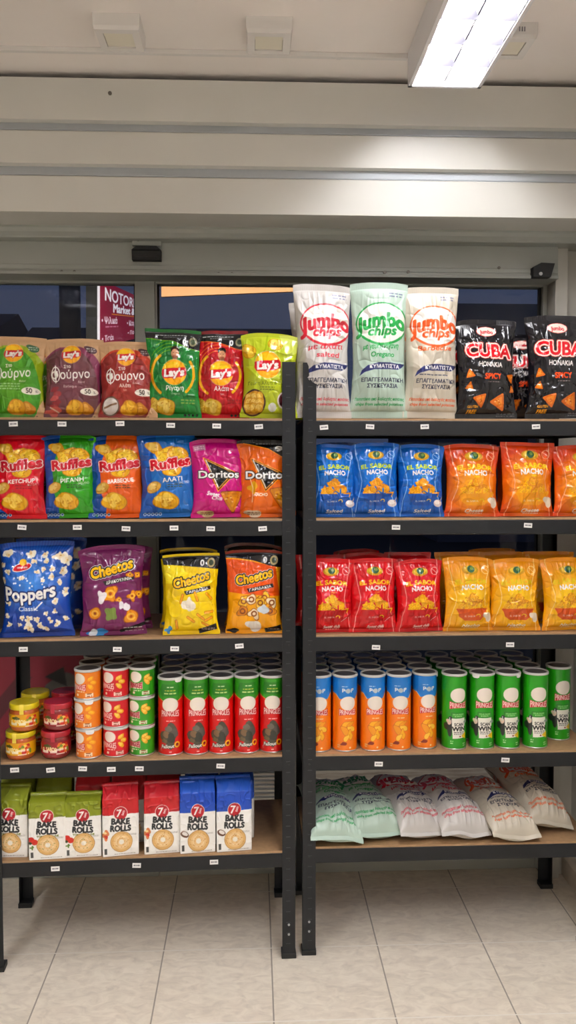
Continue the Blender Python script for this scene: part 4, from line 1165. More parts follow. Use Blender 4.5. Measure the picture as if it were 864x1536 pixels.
def put_bag(kind, u, sh, pxc, label, dy=None, lean=3.5, roll=0.0, turn=0.0, sc=(1, 1, 1), low=False, cat='crisp bag', group=None, name='crisp_bag', py=None, **kw):
    W, H, D = KIND[kind][2:5]
    if dy is None: dy = .030
    x, _, _ = local_x(u, pxc, py or 700 + 100 * sh, dy)
    _seed[0] += 1
    if low:
        k = (kind, _seed[0] % 2)
        if k not in _low: _low[k] = bag_meshes(kind, 300 + len(_low), 3, **kw)
        ms = _low[k]
    else: ms = bag_meshes(kind, _seed[0] * 7, 1, **kw)
    # lean back about the lower seal; lifted so that the lowest corner rests on the board
    lift = abs(math.sin(R(roll))) * W / 2 * sc[0]
    o = add_bag(name, ms, label, cat, loc(u, x, dy, u.z[sh] + lift + .0012), (R(-lean), R(roll), u.a + R(turn)), group)
    o.scale = sc
    return o

# --- left unit, top shelf
G = 'crisp bags on the top shelf beside the tall sacks'
put_bag('oven_green', UL, 0, 26, 'tan-topped crisp bag with bright green front, against the left edge', group=G, turn=-2, low=False)
put_bag('oven_plum', UL, 0, 112, 'tan-topped crisp bag with plum purple front and printed red peppers', group=G, turn=3)
put_bag('oven_red', UL, 0, 193, 'tan-topped crisp bag with brick red front and printed salt bowl', group=G, turn=2)
put_bag('lays_green', UL, 0, 261, 'dark green crisp bag printed with a person in green and black top band', group=G, turn=2, lean=2.5)
put_bag('lays_red', UL, 0, 331, 'red crisp bag printed with a bearded person in red and black top band', group=G, turn=-2, lean=3, dy=.048)
put_bag('lays_lime', UL, 0, 403, 'lime green crisp bag with printed bowl of crisps', group=G, roll=1, lean=2.5)
GB = 'second-row crisp bags on the top shelf beside the tall sacks'
for k, (kd, px, lab) in enumerate((('oven_green', 62, 'tan and green crisp bag showing in the gap behind its plum-fronted neighbour'), ('oven_plum', 120, 'tan and plum crisp bag standing behind the plum-fronted bag'), ('oven_red', 199, 'tan and red crisp bag standing behind the red-fronted tan bag'), ('lays_green', 268, 'dark green crisp bag standing behind the green bag with printed person'), ('lays_red', 340, 'red crisp bag standing behind the red bag with printed person'), ('lays_lime', 412, 'lime crisp bag standing behind the lime green bag'))):
    put_bag(kd, UL, 0, px, lab, dy=.125, low=True, group=GB, sc=(1, 1, .97))

# --- right unit, top shelf
G = 'tall sacks of crisps on the top shelf'
put_bag('jumbo_red', UR, 0, 484, 'tall white crisp sack with red oval print on the top shelf', group=G, cat='crisp sack', turn=6, roll=0.3, py=520, vsc=5)
put_bag('jumbo_green', UR, 0, 567, 'tall pale green crisp sack with green oval print on the top shelf', group=G, cat='crisp sack', roll=.6, turn=-3, py=520, vsc=5, crease=1.3)
put_bag('jumbo_orange', UR, 0, 646, 'tall off-white crisp sack with orange oval print on the top shelf', group=G, cat='crisp sack', turn=3, roll=.8, py=520, vsc=5)
G = 'second-row tall sacks of crisps'
put_bag('jumbo_red', UR, 0, 480, 'tall white crisp sack half hidden behind the red-printed sack', dy=.165, low=True, group=G, cat='crisp sack', sc=(1, 1, .93), roll=-1.5, py=520)
put_bag('jumbo_green', UR, 0, 570, 'tall pale green crisp sack standing behind the green-printed sack', dy=.165, low=True, group=G, cat='crisp sack', sc=(1, 1, .95), py=520)
put_bag('jumbo_orange', UR, 0, 640, 'tall off-white crisp sack standing behind the orange-printed sack', dy=.165, low=True, group=G, cat='crisp sack', sc=(1, 1, .95), py=520)
G = 'black spicy snack bags on the top shelf'
put_bag('cuba', UR, 0, 729, 'glossy black snack bag with red lettering beside the orange-printed sack', group=G, cat='snack bag', lean=5, turn=2)
put_bag('cuba', UR, 0, 834, 'glossy black snack bag with red lettering at the far right of the top shelf', group=G, cat='snack bag', lean=3, turn=-3, sc=(1.02, 1, 1.03), roll=-.6)
put_bag('cuba', UR, 0, 708, 'black snack bag squeezed between the orange-printed sack and its black neighbour', dy=.13, low=True, group=G, cat='snack bag', sc=(1, 1, .95), turn=8)
put_bag('cuba', UR, 0, 780, 'black snack bag standing back in the gap between the two front black bags', dy=.145, low=True, group=G, cat='snack bag', sc=(1, 1, .90))

# --- left unit, second shelf
G = 'ridged crisp bags on the second shelf'
put_bag('ruf_red', UL, 1, 28, 'red ridged-crisp bag against the left edge of the second shelf', group=G, roll=.5, lean=4)
put_bag('ruf_green', UL, 1, 106, 'green and blue ridged-crisp bag on the second shelf', group=G, roll=-1.4, turn=-3)
put_bag('ruf_orange', UL, 1, 176, 'orange and blue ridged-crisp bag on the second shelf', group=G, turn=2, roll=-.8, lean=4)
put_bag('ruf_blue', UL, 1, 253, 'blue ridged-crisp bag printed with yellow crisps on the second shelf', group=G, roll=-1.6, turn=3)
G2 = 'tortilla chip bags on the second shelf'
put_bag('dor_pink', UL, 1, 328, 'magenta tortilla chip bag with black triangle logo', group=G2, cat='tortilla chip bag', roll=-.8, turn=3)
put_bag('dor_orange', UL, 1, 399, 'orange tortilla chip bag with black triangle logo beside the black post', group=G2, cat='tortilla chip bag', roll=-.4, turn=-2)
for kd, px, lab, sc in (('ruf_red', 53, 'dark red ridged-crisp bag in shadow behind the front red one', .97), ('ruf_green', 112, 'green ridged-crisp bag standing behind the front green and blue one', .98), ('ruf_orange', 182, 'orange ridged-crisp bag standing behind the front orange and blue one', .98), ('ruf_blue', 254, 'blue ridged-crisp bag standing behind the front blue one', .97)):
    put_bag(kd, UL, 1, px, lab, dy=.12, low=True, group='second-row ridged crisp bags', sc=(1, 1, sc))
put_bag('dor_pink', UL, 1, 336, 'magenta tortilla chip bag standing behind the front magenta one', dy=.12, low=True, group='second-row tortilla chip bags', cat='tortilla chip bag', sc=(1, 1, 1.02))
put_bag('dor_orange', UL, 1, 403, 'orange tortilla chip bag standing behind the front orange one', dy=.12, low=True, group='second-row tortilla chip bags', cat='tortilla chip bag', sc=(1, 1, 1.03))

# --- right unit, second shelf
def row(kind, u, sh, pxs, labs, cat, group, rest, dys=None):
    rg = random.Random(sum(pxs))
    for i, (px, lab) in enumerate(zip(pxs, labs)):
        put_bag(kind, u, sh, px, lab, cat=cat, group=group, turn=rg.uniform(-4, 4), roll=rg.uniform(-.6, .6), lean=rg.uniform(3, 5), sc=(1, 1, rg.uniform(.98, 1.02)))
    for i, (px, dy, lab, s_) in enumerate(rest):
        put_bag(kind, u, sh, px, lab, dy=dy, low=True, cat=cat, group='further rows of ' + group, turn=rg.uniform(-4, 4), sc=(1, 1, s_))
row('sab_blue', UR, 1, (499, 562, 630), ['blue nacho bag beside the black post', 'blue nacho bag in the middle of its three on the second shelf', 'blue nacho bag touching the orange nacho bags'], 'nacho bag', 'blue nacho bags',
    [(510, .125, 'blue nacho bag behind the one beside the black post', 1.03), (570, .125, 'blue nacho bag behind the middle blue one', 1.02), (630, .125, 'blue nacho bag behind the one touching the orange bags', 1.01)])
row('sab_orange', UR, 1, (707, 790, 868), ['orange nacho bag touching the blue nacho bags', 'orange nacho bag in the middle of its three on the second shelf', 'orange nacho bag cut by the right edge on the second shelf'], 'nacho bag', 'orange nacho bags',
    [(705, .125, 'orange nacho bag behind the one touching the blue bags', 1.0), (782, .125, 'orange nacho bag behind the middle orange one', 1.0)])
# --- right unit, third shelf
row('sab_red', UR, 2, (495, 560, 629), ['red nacho bag beside the black post', 'red nacho bag in the middle of its three on the third shelf', 'red nacho bag touching the yellow nacho bags'], 'nacho bag', 'red nacho bags',
    [(478, .13, 'red nacho bag poking out past the black post into the gap between the shelving units', 1.0), (545, .13, 'dark red nacho bag in shadow behind the front middle red one', 1.03), (612, .13, 'dark red nacho bag in shadow behind the front red one that touches yellow', 1.03), (535, .23, 'dark red nacho bag three rows back behind the middle red one', 1.03)])
row('sab_yellow', UR, 2, (703, 772, 849), ['yellow nacho bag touching the red nacho bags', 'yellow nacho bag in the middle of its three on the third shelf', 'yellow nacho bag cut by the right edge on the third shelf'], 'nacho bag', 'yellow nacho bags',
    [(690, .13, 'amber nacho bag in shadow behind the yellow one that touches red', 1.03), (757, .13, 'amber nacho bag in shadow behind the middle yellow one', 1.03), (824, .13, 'amber nacho bag in shadow behind the yellow one at the right edge', 1.03), (740, .23, 'amber nacho bag three rows back behind the middle yellow one', 1.03)])

# --- left unit, third shelf
put_bag('poppers', UL, 2, 56, 'large blue popcorn bag printed with scattered popcorn', cat='popcorn bag', group='popcorn bags', turn=2, roll=-.4, name='popcorn_bag')
put_bag('poppers', UL, 2, 77, 'blue popcorn bag in shadow behind the front popcorn bag', cat='popcorn bag', group='popcorn bags', dy=.14, low=True, name='popcorn_bag', sc=(1, 1, 1.02))
G = 'cheese puff bags on the third shelf'
put_bag('ch_purple', UL, 2, 170, 'purple cheese puff bag standing beside the popcorn bag', cat='puff bag', group=G, turn=2, roll=-1, name='puff_bag')
put_bag('ch_purple', UL, 2, 181, 'purple cheese puff bag in shadow behind the front purple one', cat='puff bag', group=G, dy=.13, low=True, name='puff_bag', sc=(1, 1, .97))
put_bag('ch_yellow', UL, 2, 287, 'bright yellow cheese puff bag with black top band', cat='puff bag', group=G, turn=2, lean=4, name='puff_bag')
put_bag('ch_yellow', UL, 2, 283, 'yellow cheese puff bag behind the front yellow one, only its top showing', cat='puff bag', group=G, dy=.13, low=True, name='puff_bag', sc=(1.05, 1, 1.03))
put_bag('ch_orange', UL, 2, 381, 'orange-yellow cheese puff bag with red upper corner beside the black post', cat='puff bag', group=G, turn=-2, lean=3, name='puff_bag')
put_bag('ch_orange', UL, 2, 380, 'orange-yellow cheese puff bag behind the front orange one, only its top showing', cat='puff bag', group=G, dy=.13, low=True, name='puff_bag', sc=(1.04, 1, 1.04))

# --- cans
M['rim'] = mat('can rim metal', '#c9c6c2', .3, metal=.8)
M['lidtop'] = mat('smoky plastic lid', '#55504f', .32)
M['lidrim'] = mat('milky plastic lid rim', '#cfcdc9', .35)
M['tab'] = mat('white paper pull tab', '#ece9e6', .5)
def can_proto(name, Rr, H, key, fn, base, lidtop, tab):
    c = artwork(key, fn, Rr * math.pi * 200 / 180, H - .006, base, .0012)
    nv, nu = c.shape[:2]
    th = np.radians(np.r_[np.linspace(-100, 100, nu), np.linspace(100, 260, 17)[1:-1]])
    C = np.concatenate((c, np.broadcast_to(c[:, :1], (nv, 15, 3))), 1)
    z = np.linspace(H - .004, .004, nv)
    V = np.stack(np.broadcast_arrays(Rr * np.sin(th)[None, :], -Rr * np.cos(th)[None, :], z[:, None]), -1)
    body = grid_mesh('body', V, C, M['card'], closed_u=True, flip=True)
    root = link(name, None); root.empty_display_size = .02
    link('body', body, root)
    m = MB(); m.lathe([(Rr - .002, 0), (Rr + .0008, .0005), (Rr + .0012, .002), (Rr + .0004, .0042), (Rr - .001, .0045)], M['rim'], 48); m.build('base_rim', root)
    m = MB(); m.lathe([(Rr + .0004, H - .0055), (Rr + .0016, H - .005), (Rr + .0018, H + .0005), (Rr + .0006, H + .002), (Rr - .0035, H + .002), (Rr - .0045, H - .001)], M['lidrim'], 48, close=False)
    m.lathe([(Rr - .0045, H - .0012), (Rr - .0046, H - .001)], lidtop, 48)
    if tab:
        a0 = R(tab)
        vs = []; n = 9
        for j in range(4):
            for k in range(n):
                w = [1, 1, .9, .5][j] * .012
                t = a0 + (k / (n - 1) - .5) * 2 * w / Rr
                rr = Rr + .0022; vs.append((rr * math.sin(t), -rr * math.cos(t), H - [0, .006, .0095, .012][j]))
        m.add(vs, [(j * n + k, j * n + k + 1, (j + 1) * n + k + 1, (j + 1) * n + k) for j in range(3) for k in range(n - 1)], M['tab'])
    m.build('lid', root)
    return root
def put_can(protos, key, u, sh, x, dy, z, label, cat, group, rz):
    if key in protos['used']: o = copy_tree(protos[key])
    else: o = protos[key]; protos['used'].add(key)
    o.location = loc(u, x, dy, z); o.rotation_euler = (0, 0, u.a + R(rz))
    return tag(o, label, cat, group)
PR = {'used': set()}
for key, fn, base in (('red', art_can_red, '#cf1822'), ('pop', art_can_pop, '#f0861a'), ('green', art_can_green, '#33992a')):
    PR[key] = can_proto('crisp_can', .0378, .233, 'can' + key, fn, base, M['lidtop'], 0)
for key, fn, base, tb in (('poptab', art_can_pop, '#f0861a', 62), ('redtab', art_can_red, '#cf1822', 40), ('greentab', art_can_green, '#33992a', -45), ('greentab2', art_can_green, '#33992a', 38)):
    PR[key] = can_proto('crisp_can', .0378, .233, 'can' + key.rstrip('2').replace('tab', ''), fn, base, M['lidtop'], tb)
for key, base in (('o', '#e8861a'), ('r', '#cf2230'), ('g', '#3f9a2e')):
    PR['mini' + key] = can_proto('mini_crisp_can', .0378, .0865, 'mini' + key, art_mini(base, key), base, M['lidtop'], 0)
PR['minitab'] = can_proto('mini_crisp_can', .0378, .0865, 'minio', art_mini('#e8861a', 'o'), '#e8861a', M['lidtop'], 30)
rg = random.Random(8)
rowname = ['front row', 'second row', 'third row', 'fourth row']
def can_block(keys, u, pxs, dy0, rows, color, group, py, step=.0795, skip=(), shift=None, side='left'):
    n = len(pxs)
    xs = [local_x(u, px, py, dy0)[0] for px in pxs]
    for r in range(rows):
        for i, x in enumerate(xs):
            if (r, i) in skip: continue
            key = keys[i] if r == 0 else keys[i].replace('tab2', '').replace('tab', '')
            d = (shift or {}).get(i, 0) if r == 0 else (shift or {}).get(i, 0) * .5
            where = '%s from the %s in the %s' % (ORD[i], side, rowname[r])
            put_can(PR, key, u, 3, x + (rg.uniform(-.0015, .0015) if r else 0), dy0 + r * step + d, u.z[3],
                    'tall %s crisp can, %s' % (color, where), 'crisp can', group, rg.uniform(-6, 6) + 4)
can_block(['redtab', 'red', 'red', 'red', 'red'], UL, (256.5, 294.5, 332, 370, 408), .056, 4, 'red and green-topped', 'tall red crisp cans', 1110)
can_block(['pop', 'pop', 'pop', 'pop', 'poptab'], UR, (478, 517, 559, 597.5, 637.5), .056, 4, 'orange and blue-topped', 'tall orange crisp cans', 1110, shift={4: .012})
can_block(['green', 'greentab', 'greentab2', 'green'], UR, (680.5, 722, 760.5, 802), .056, 4, 'green', 'tall green crisp cans', 1110)
xg = local_x(UR, 836, 1100, .125)[0]
put_can(PR, 'green', UR, 3, xg, .125, UR.z[3], 'tall green crisp can set back at the right end of its row', 'crisp can', 'tall green crisp cans', 8)
# mini cans, three high
tier = ['at the bottom of the stack', 'in the middle of the stack', 'on top of the stack']
for key, px, colr in (('o', 133, 'orange'), ('r', 174.5, 'red'), ('g', 213, 'green')):
    for r in range(3):
        dy = .047 + (0, .008, .012)['org'.index(key)] + r * .08
        x = local_x(UL, px, 1110, .05)[0]
        for t in range(3):
            if r and t < 2: continue_ = True
            k = 'minitab' if key == 'o' and r == 0 and t < 2 else 'mini' + key
            put_can(PR, k, UL, 3, x + rg.uniform(-.0015, .0015), dy, UL.z[3] + t * .0888, '%s mini crisp can %s, %s' % (colr, tier[t], ['front stack', 'second stack back', 'third stack back'][r]), 'mini crisp can', '%s mini crisp cans' % colr, rg.uniform(-10, 10) + (-8 if key != 'g' else -4))

# --- dip jars
M['glass'] = mat('jar glass over sauce', '#b5561f', .08, coat=.6, noise=.25, nscale=70)
M['glassr'] = mat('jar glass over red sauce', '#7d1a1c', .08, coat=.6, noise=.25, nscale=70)
M['lidy'] = mat('yellow lacquered jar lid', '#d9c21a', .28, coat=.3); M['lidr'] = mat('red lacquered jar lid', '#a81a2a', .28, coat=.3)
M['sealy'] = mat('yellow paper seal', '#ecd24a', .5); M['sealr'] = mat('red paper seal', '#b8283a', .5)
def jar_proto(kind):
    root = link('dip_jar', None); root.empty_display_size = .02
    gmat, lm, sm = (M['glass'], M['lidy'], M['sealy']) if kind == 'y' else (M['glassr'], M['lidr'], M['sealr'])
    m = MB(); m.lathe([(.030, 0), (.037, .001), (.041, .005), (.0432, .012), (.0436, .018), (.0436, .050), (.0432, .056), (.041, .062), (.0385, .0655), (.0385, .070)], gmat, 48); m.build('glass', root)
    c = artwork('jar' + kind, art_jar('', '', kind), .0442 * math.pi * 200 / 180, .036, '#e0a81c' if kind == 'y' else '#96202a', .001)
    nv, nu = c.shape[:2]; th = np.radians(np.linspace(-100, 100, nu)); z = np.linspace(.053, .017, nv)
    V = np.stack(np.broadcast_arrays(.0441 * np.sin(th)[None], -.0441 * np.cos(th)[None], z[:, None]), -1)
    link('label', grid_mesh('label', V, c, M['foil'], flip=True), root)
    m = MB(); m.lathe([(.0388, .066), (.0425, .0655), (.0432, .067), (.0430, .078), (.0420, .081), (.0395, .082), (.0375, .0808), (.036, .0804)], lm, 48); m.build('lid', root)
    m = MB(); vs = []
    for j, (rr, z) in enumerate(((.032, .0822), (.0400, .0829), (.0437, .081), (.0442, .066), (.0444, .054))):
        for k in (-1, 0, 1): vs.append((.006 * k - .004, -math.sqrt(rr * rr - (.006 * k - .004) ** 2), z))
    m.add(vs, [(j * 3 + k, j * 3 + k + 1, j * 3 + k + 4, j * 3 + k + 3) for j in range(4) for k in range(2)], sm, True); m.build('paper_seal', root)
    return root
PJ = {'used': set(), 'y': jar_proto('y'), 'r': jar_proto('r')}
GJ = 'dip jars on the fourth shelf'
for key, col_, spots in (('y', 'yellow', ((31, .052, 0, -6), (37, .056, 1, 8), (51, .165, 0, 5), (54, .165, 1, 12))), ('r', 'red', ((84, .052, 0, 4), (88, .056, 1, -5), (97, .165, 0, 9), (99, .165, 1, 0)))):
    for i, (px, dy, t, rz) in enumerate(spots):
        x = local_x(UL, px, 1100, dy)[0]
        put_can(PJ, key, UL, 3, x, dy, UL.z[3] + t * .0832, '%s-lidded glass dip jar, %s of the %s pair' % (col_, ['lower', 'upper'][t], ['front', 'rear'][i // 2]), 'dip jar', GJ, rz)

# --- bread crisp packets: block-bottom bags with a folded top
M['crimp'] = M['foil']
def packet(kind, seed, step=1, fold=.034):
    top, nm, edge = {'t': ('#8a9424', 't', .255), 'p': ('#bf1c28', 'p', .265), 's': ('#1c4fb4', 's', .31)}[kind]
    W, Hf, D = .106, .172, .062
    c = artwork('roll' + kind, art_rolls(top, kind, edge), W, Hf, '#f7f5f1', .0011)[::step, ::step]
    nv, nu = c.shape[:2]
    rg = np.random.RandomState(seed)
    topc = np.array(lin(top)); wh = np.array(lin('#e8e5df'))
    tops = 14 if step == 1 else 8
    rows = []; cols = []
    for j in range(nv + tops):
        if j < tops:                                   # sloping folded top, from the crimp down to the shoulder
            t = j / tops; z = Hf + fold * (1 - t); yf = -D / 2 + (1 - t) * D * .62; yb = D / 2 - (1 - t) * D * .30
            if yb - yf < .003: yb = yf + .003
            w = W / 2 * (1 - .02 * math.sin(t * 3.1)); fc = np.broadcast_to(topc, (nu, 3)); sc_ = topc
        else:
            t = (j - tops) / (nv - 1); z = Hf * (1 - t); yf, yb = -D / 2, D / 2; w = W / 2 * (1 + .012 * math.sin(3.14 * t)); fc = c[j - tops]; sc_ = topc if t < edge else wh
        x = np.linspace(-1, 1, nu)
        bul = (1 - x ** 2) * .004 * (math.sin(math.pi * min(1, max(0, 1 - z / Hf))) if z < Hf else 0)
        r = np.clip((np.abs(x) - .93) / .07, 0, 1); rd = (1 - np.sqrt(np.clip(1 - r ** 2, 0, 1))) * .004
        fr = np.stack((x * w, yf - bul + rd, np.full(nu, z)), -1)
        s_ = np.linspace(0, 1, 8)[1:]
        gus = .006 * np.sin(np.pi * s_)
        rt2 = np.stack((np.full(7, w) - gus, yf + .004 + (yb - yf - .004) * s_, np.full(7, z)), -1)
        bk = np.stack((np.linspace(w, -w, 10)[1:], np.full(9, yb), np.full(9, z)), -1)
        lt = np.stack((np.full(6, -w) + gus[::-1][1:], yf + .004 + (yb - yf - .004) * s_[::-1][1:], np.full(6, z)), -1)
        rows.append(np.concatenate((fr, rt2, bk, lt))); cols.append(np.concatenate((fc, np.broadcast_to(sc_, (22, 3)))))
    V = np.array(rows); C = np.array(cols)
    n = vnoise(V.shape[:2], (9, 8), seed) - .5; n2 = (1 - np.abs(2 * vnoise(V.shape[:2], (12, 10), seed + 2) - 1)) ** 5
    k = np.clip((V[..., 2]) / .02, 0, 1)
    wr = np.where(V[..., 2] > Hf * .75, 1.6, .7)
    V[..., 1] += (n * .004 - n2 * .0025 * wr) * k * np.where(V[..., 1] > 0, -1, 1)
    body = grid_mesh('bread_crisp_packet', V, C, M['paper'], closed_u=True, flip=True)
    # folded crimp strip at the top
    ym = -D / 2 + D * .66; x = np.linspace(-W / 2, W / 2, 40); rip = .0006 * np.sin(x / .0035 * math.pi)
    z0 = Hf + fold - .001
    st = np.stack([np.stack((x, ym + dy_ + rip, np.full(40, z0 + dz)), -1) for dy_, dz in ((-.001, -.002), (.000, .006), (.006, .010), (.012, .006), (.014, -.002))])
    crimp = grid_mesh('top_fold', st, np.broadcast_to(topc, st.shape), M['foil'], flip=False)
    return body, crimp
_pk = {}
def put_packet(kind, px, dy, label, low=False, turn=0, lean=0, z=0, sc=1.0, fold=.026):
    global _seed
    _seed[0] += 1
    if low:
        if kind not in _pk: _pk[kind] = packet(kind, 5, 3)
        ms = _pk[kind]
    else: ms = packet(kind, _seed[0] * 3, 1, fold)
    x = local_x(UL, px, 1240, dy)[0]
    o = link('bread_crisp_packet', ms[0]); link('top_fold', ms[1], o)
    o.location = loc(UL, x, dy, UL.z[4] + .001); o.rotation_euler = (R(-lean), 0, UL.a + R(turn)); o.scale = (1, 1, sc)
    tag(o, label, 'bread crisp packet', 'bread crisp packets on the bottom shelf')
put_packet('t', 19, .055, 'olive-topped bread crisp packet cut by the left post', turn=-3)
put_packet('t', 73, .034, 'olive-topped bread crisp packet standing furthest forward on the bottom shelf', turn=3, sc=.99, fold=.006)
put_packet('t', 126.5, .040, 'olive-topped bread crisp packet beside the red-topped ones', turn=2, sc=.97, fold=.006)
put_packet('p', 181, .040, 'red-topped bread crisp packet touching the olive-topped ones', turn=7)
put_packet('p', 243, .044, 'red-topped bread crisp packet beside the blue-topped ones', turn=5)
put_packet('s', 296, .040, 'blue-topped bread crisp packet beside the red-topped ones', turn=4, sc=1.06)
put_packet('s', 350, .042, 'blue-topped bread crisp packet at the right end of the row', turn=5, sc=1.06)
for kd, px, dy, lab, s_ in (('t', 30, .135, 'olive-topped packet in shadow behind the one cut by the post', 1.02), ('t', 84, .125, 'olive-topped packet in shadow behind the furthest forward one', 1.05), ('t', 52, .21, 'olive-topped packet in the third row behind the left packets', 1.05), ('p', 142, .12, 'red-topped packet in shadow behind the third olive-topped one', 1.07), ('p', 195, .125, 'red-topped packet in shadow behind the red one touching olive', 1.05), ('p', 246, .125, 'red-topped packet in shadow behind the red one beside blue', 1.05), ('p', 150, .215, 'red-topped packet in the third row behind the olive-topped ones', 1.08), ('s', 303, .12, 'blue-topped packet in shadow behind the blue one beside red', 1.1), ('s', 355, .125, 'blue-topped packet in shadow behind the right end one', 1.06)):
    put_packet(kd, px, dy, lab, low=True, sc=s_, turn=2)

# --- sacks lying on the right unit's bottom shelf
def lying(kind, pxc, dy, L, label, roll, turn, seed, tilt=2, z=0):
    base, fn, W, H, D, film = KIND[kind]
    C = artwork(kind, fn, W, H, base)
    ms = pouch(W * .93, L, .108, C, seed, M[film], 1, waist=.05, crease=1.7, low=.85, dent=1.5, vsc=5, seal=.03, puff=.34)
    for m_ in ms:                                       # the ends droop towards the board
        v = np.empty(len(m_.vertices) * 3, np.float32); m_.vertices.foreach_get('co', v); v = v.reshape(-1, 3)
        t = np.clip(1 - v[:, 2] / (L * .30), 0, 1); v[:, 1] += .026 * t ** 3
        t = np.clip((v[:, 2] - L * .75) / (L * .25), 0, 1); v[:, 1] += .02 * t ** 1.6
        m_.vertices.foreach_set('co', v.ravel()); m_.update()
    x = local_x(UR, pxc, 1255, dy)[0]
    o = add_bag('crisp_bag', ms, label, 'crisp sack', (0, 0, 0), (0, 0, 0), 'sacks lying on the bottom shelf')
    rot = Matrix.Rotation(UR.a + R(turn), 4, 'Z') @ Matrix.Rotation(R(-90 + tilt), 4, 'X') @ Matrix.Rotation(R(roll), 4, 'Z')
    o.rotation_euler = rot.to_euler()
    v = np.empty(len(ms[0].vertices) * 3, np.float32); ms[0].vertices.foreach_get('co', v)
    lo = min((rot.to_3x3() @ Vector(p)).z for p in v.reshape(-1, 3)[::7])
    o.location = loc(UR, x, dy, UR.z[4] - lo + .0012 + z)
    return o
lying('jumbo_green', 508, -.020, .37, 'pale green sack lying beside the black post on the bottom shelf', 8, 4, 901)
lying('jumbo_green', 570, .012, .36, 'pale green sack lying next to the white sacks on the bottom shelf', 4, 10, 902)
lying('jumbo_red', 640, .010, .37, 'white sack with red print lying next to the pale green sacks', 6, 12, 903)
lying('jumbo_red', 702, .000, .37, 'white sack with red print lying between the red and orange printed sacks', 5, 9, 904)
lying('jumbo_orange', 778, -.022, .38, 'white sack with orange print whose pointed corner hangs over the shelf edge', 6, 8, 905)
lying('jumbo_orange', 830, .042, .37, 'white sack with orange print lying at the right end of the bottom shelf', 10, 9, 906, tilt=7, z=.012)

# ------------------------------------------------------------------ outside: lit sign, added beige board, red poster, grille
def art_sign(c):
    c.rect(0, 0, .055, 1, '#efe6ea')
    c.text('NOTORIOUS', .72, .19, .19, '#f6eef2', w=1.12, bold=.016)
    c.text('Market & Coffee', .84, .385, .135, '#f6eef2', w=1.0, bold=.02)
    c.rect(.30, .485, 1.2, .50, '#d8893a'); 
    c.text('• Ψιλικά', .26, .60, .10, '#efd8e0', w=.34, bold=.008); c.small(.30, .70, .30, .03, '#c98a9c', 1, 3)
    c.text('• Καφές', .84, .64, .10, '#efd8e0', w=.32, bold=.008); c.text('• Τσάι', .22, .88, .08, '#efd8e0', w=.25, bold=.006); c.text('• Ποτά', .84, .84, .08, '#efd8e0', w=.28, bold=.006)
c = Cv(.30, .29, '#8a1f3a', .0022); art_sign(c); cc = c.colors()
sm_, nt, b = new_mat('backlit sign face')
a = nt.nodes.new('ShaderNodeAttribute'); a.attribute_name = 'Print'
nt.links.new(a.outputs['Color'], b.inputs['Base Color']); nt.links.new(a.outputs['Color'], b.inputs['Emission Color']); b.inputs['Emission Strength'].default_value = .55
TL, BL = onY(146, 417, 3.7), onY(146, 522, 3.7); YR = 4.75
TRc, BRc = onY(207, 445, YR), onY(207, 507, YR)
nv, nu = cc.shape[:2]
u = np.linspace(0, 1, nu)[None, :, None]; v = np.linspace(0, 1, nv)[:, None, None]
A = [np.array(x) for x in (TL, TRc, BL, BRc)]
V = (A[0] * (1 - u) + A[1] * u) * (1 - v) + (A[2] * (1 - u) + A[3] * u) * v
cen = V.reshape(-1, 3).mean(0)
root = thing('shop_sign', 'dark red lit sign with white lettering seen through the left pane', 'sign', tuple(cen))
link('sign_face', grid_mesh('sign_face', V - cen, cc, sm_, flip=True, smooth=False), root)
m = MB(); P = [Vector(x - cen) for x in (A[0], A[1], A[3], A[2])]; nrm = (P[1] - P[0]).cross(P[3] - P[0]).normalized()
if nrm.y < 0: nrm = -nrm
Q = [p + nrm * .002 for p in P] + [p + nrm * .05 for p in P]
m.add(Q, [(0, 1, 2, 3), (4, 5, 6, 7), (0, 1, 5, 4), (1, 2, 6, 5), (2, 3, 7, 6), (3, 0, 4, 7)], M['gasket']); m.build('sign_casing', root)
bm_ = mat('pale orange-brown strip board', '#d39a66', .55, noise=.08, nscale=12)  # added board imitating a bright tan reflection in the pane
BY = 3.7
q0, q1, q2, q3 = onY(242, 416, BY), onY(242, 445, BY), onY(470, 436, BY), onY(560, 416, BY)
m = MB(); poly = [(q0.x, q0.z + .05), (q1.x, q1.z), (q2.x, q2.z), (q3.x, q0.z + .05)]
mb = MB(); mb.box(-3, 2.2, WY + .06, 4.1, q0.z + .05, q0.z + .13, M['alu']); struct(mb.build('canopy'))
m.prism(poly, 'y', BY, BY + .02, bm_); tag(m.build('bright_strip_board'), 'pale orange-brown board added outside for a bright reflection in the right pane', 'board')
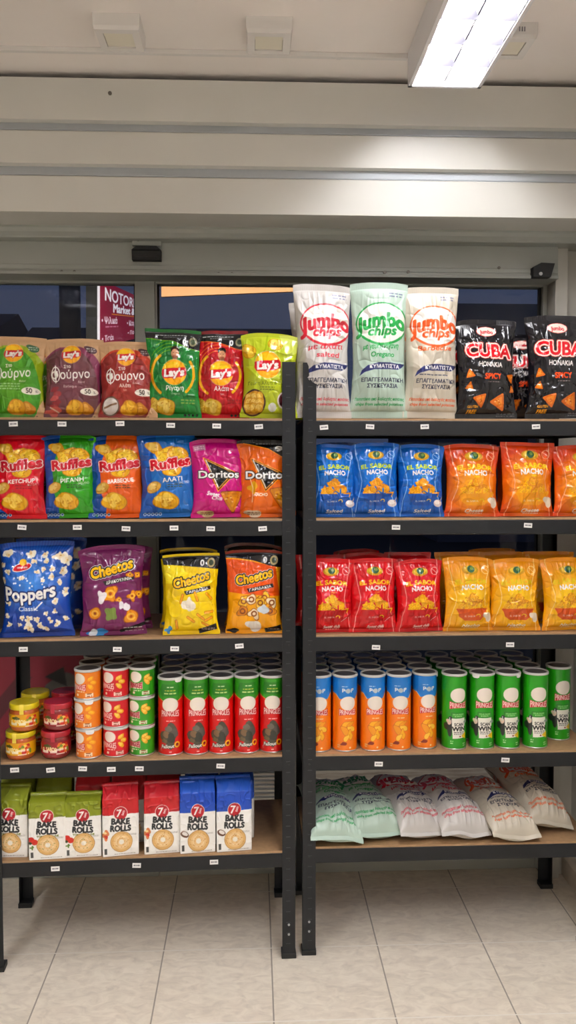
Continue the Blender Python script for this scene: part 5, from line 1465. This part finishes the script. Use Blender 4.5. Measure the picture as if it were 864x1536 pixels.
# red poster low on the left pane
def art_poster(c):
    c.poly([(0, .55), (.35, .2), (.5, .2), (0, .75)], '#5e1428'); c.poly([(.3, 1), (.72, .35), (.85, .35), (.45, 1)], '#5e1428')
    c.blob(.80, .30, .17, '#6d6a68', 3, .1, asp=.9); c.poly([(.62, .20), (.80, .12), (.83, .28)], '#26262a')
    c.rect(0, .9, .5, .93, '#a8556a')
pa, pb = onY(-30, 980, WY), onY(128, 1160, WY)
c = Cv(pb.x - pa.x, pa.z - pb.z, '#8a1a34', .004); art_poster(c); cc = c.colors(); nv, nu = cc.shape[:2]
X, Z = np.meshgrid(np.linspace(pa.x, pb.x, nu), np.linspace(pa.z, pb.z, nv)); V = np.stack((X, np.full_like(X, WY - .001), Z), -1)
Vb = V.copy(); Vb[..., 1] = WY + .002
tag(link('window_poster', grid_mesh('window_poster', [V, Vb[:, ::-1]], [cc, cc[:, ::-1]], M['board'], flip=True)), 'dark red poster on the glass behind the dip jars', 'poster')
# white slatted grille standing outside behind the packets
ga, gb = onY(384, 1150, 3.2), onY(416, 1200, 3.2)
t = thing('slatted_grille', 'white slatted grille behind the blue-topped packets, right of them', 'grille', ((ga.x + gb.x) / 2 - .06, 3.2, -.02))
w = .16; zt = ga.z + .10
m = MB()
for x in (-w, w - .012): m.box(x, x + .012, 0, .03, 0, zt, M['white'], .002)
m.box(-w, w, 0, .03, zt - .012, zt, M['white']); m.build('frame', t)
m = MB(); z = .05
while z < zt - .02: m.box(-w + .012, w - .012, .004, .010, z, z + .006, M['white']); z += .0165
m.build('slats', t)

# unseen lamp added under the header to brighten the board and paving
ld = bpy.data.lights.new('added_lamp', 'AREA'); ld.shape = 'RECTANGLE'; ld.size = 1.6; ld.size_y = .08; ld.energy = 15; ld.color = (1, .86, .7)
ol = thing('added_lamp', 'unseen strip lamp added under the header outside the right pane', 'added lamp', (.1, 3.13, 2.265))
m = MB(); m.prism([(-.07, .05), (-.07, -.03), (-.045, -.03), (-.02, .0), (.03, .03), (.03, .05)], 'x', -.82, .82, M['alu']); m.build('housing', ol)  # housing made up to go with the added light
lo_ = link('added_light', ld, ol); lo_.location = (0, .012, -.012); lo_.rotation_euler = (R(46), 0, 0)
COL.objects.unlink(_to); bpy.data.objects.remove(_to)
vs_ = SC.view_settings
SC.display_settings.display_device = 'sRGB'
vs_.view_transform = 'Standard'; vs_.look = 'None'; vs_.gamma = 1.0; vs_.use_curve_mapping = False
vs_.exposure = 0.4
SC.cycles.max_bounces = 8; SC.cycles.diffuse_bounces = 4; SC.cycles.glossy_bounces = 4; SC.cycles.transparent_max_bounces = 8
SC.cycles.caustics_reflective = False; SC.cycles.caustics_refractive = False
SC.cycles.sample_clamp_indirect = 6
SC.cycles.use_denoising = True
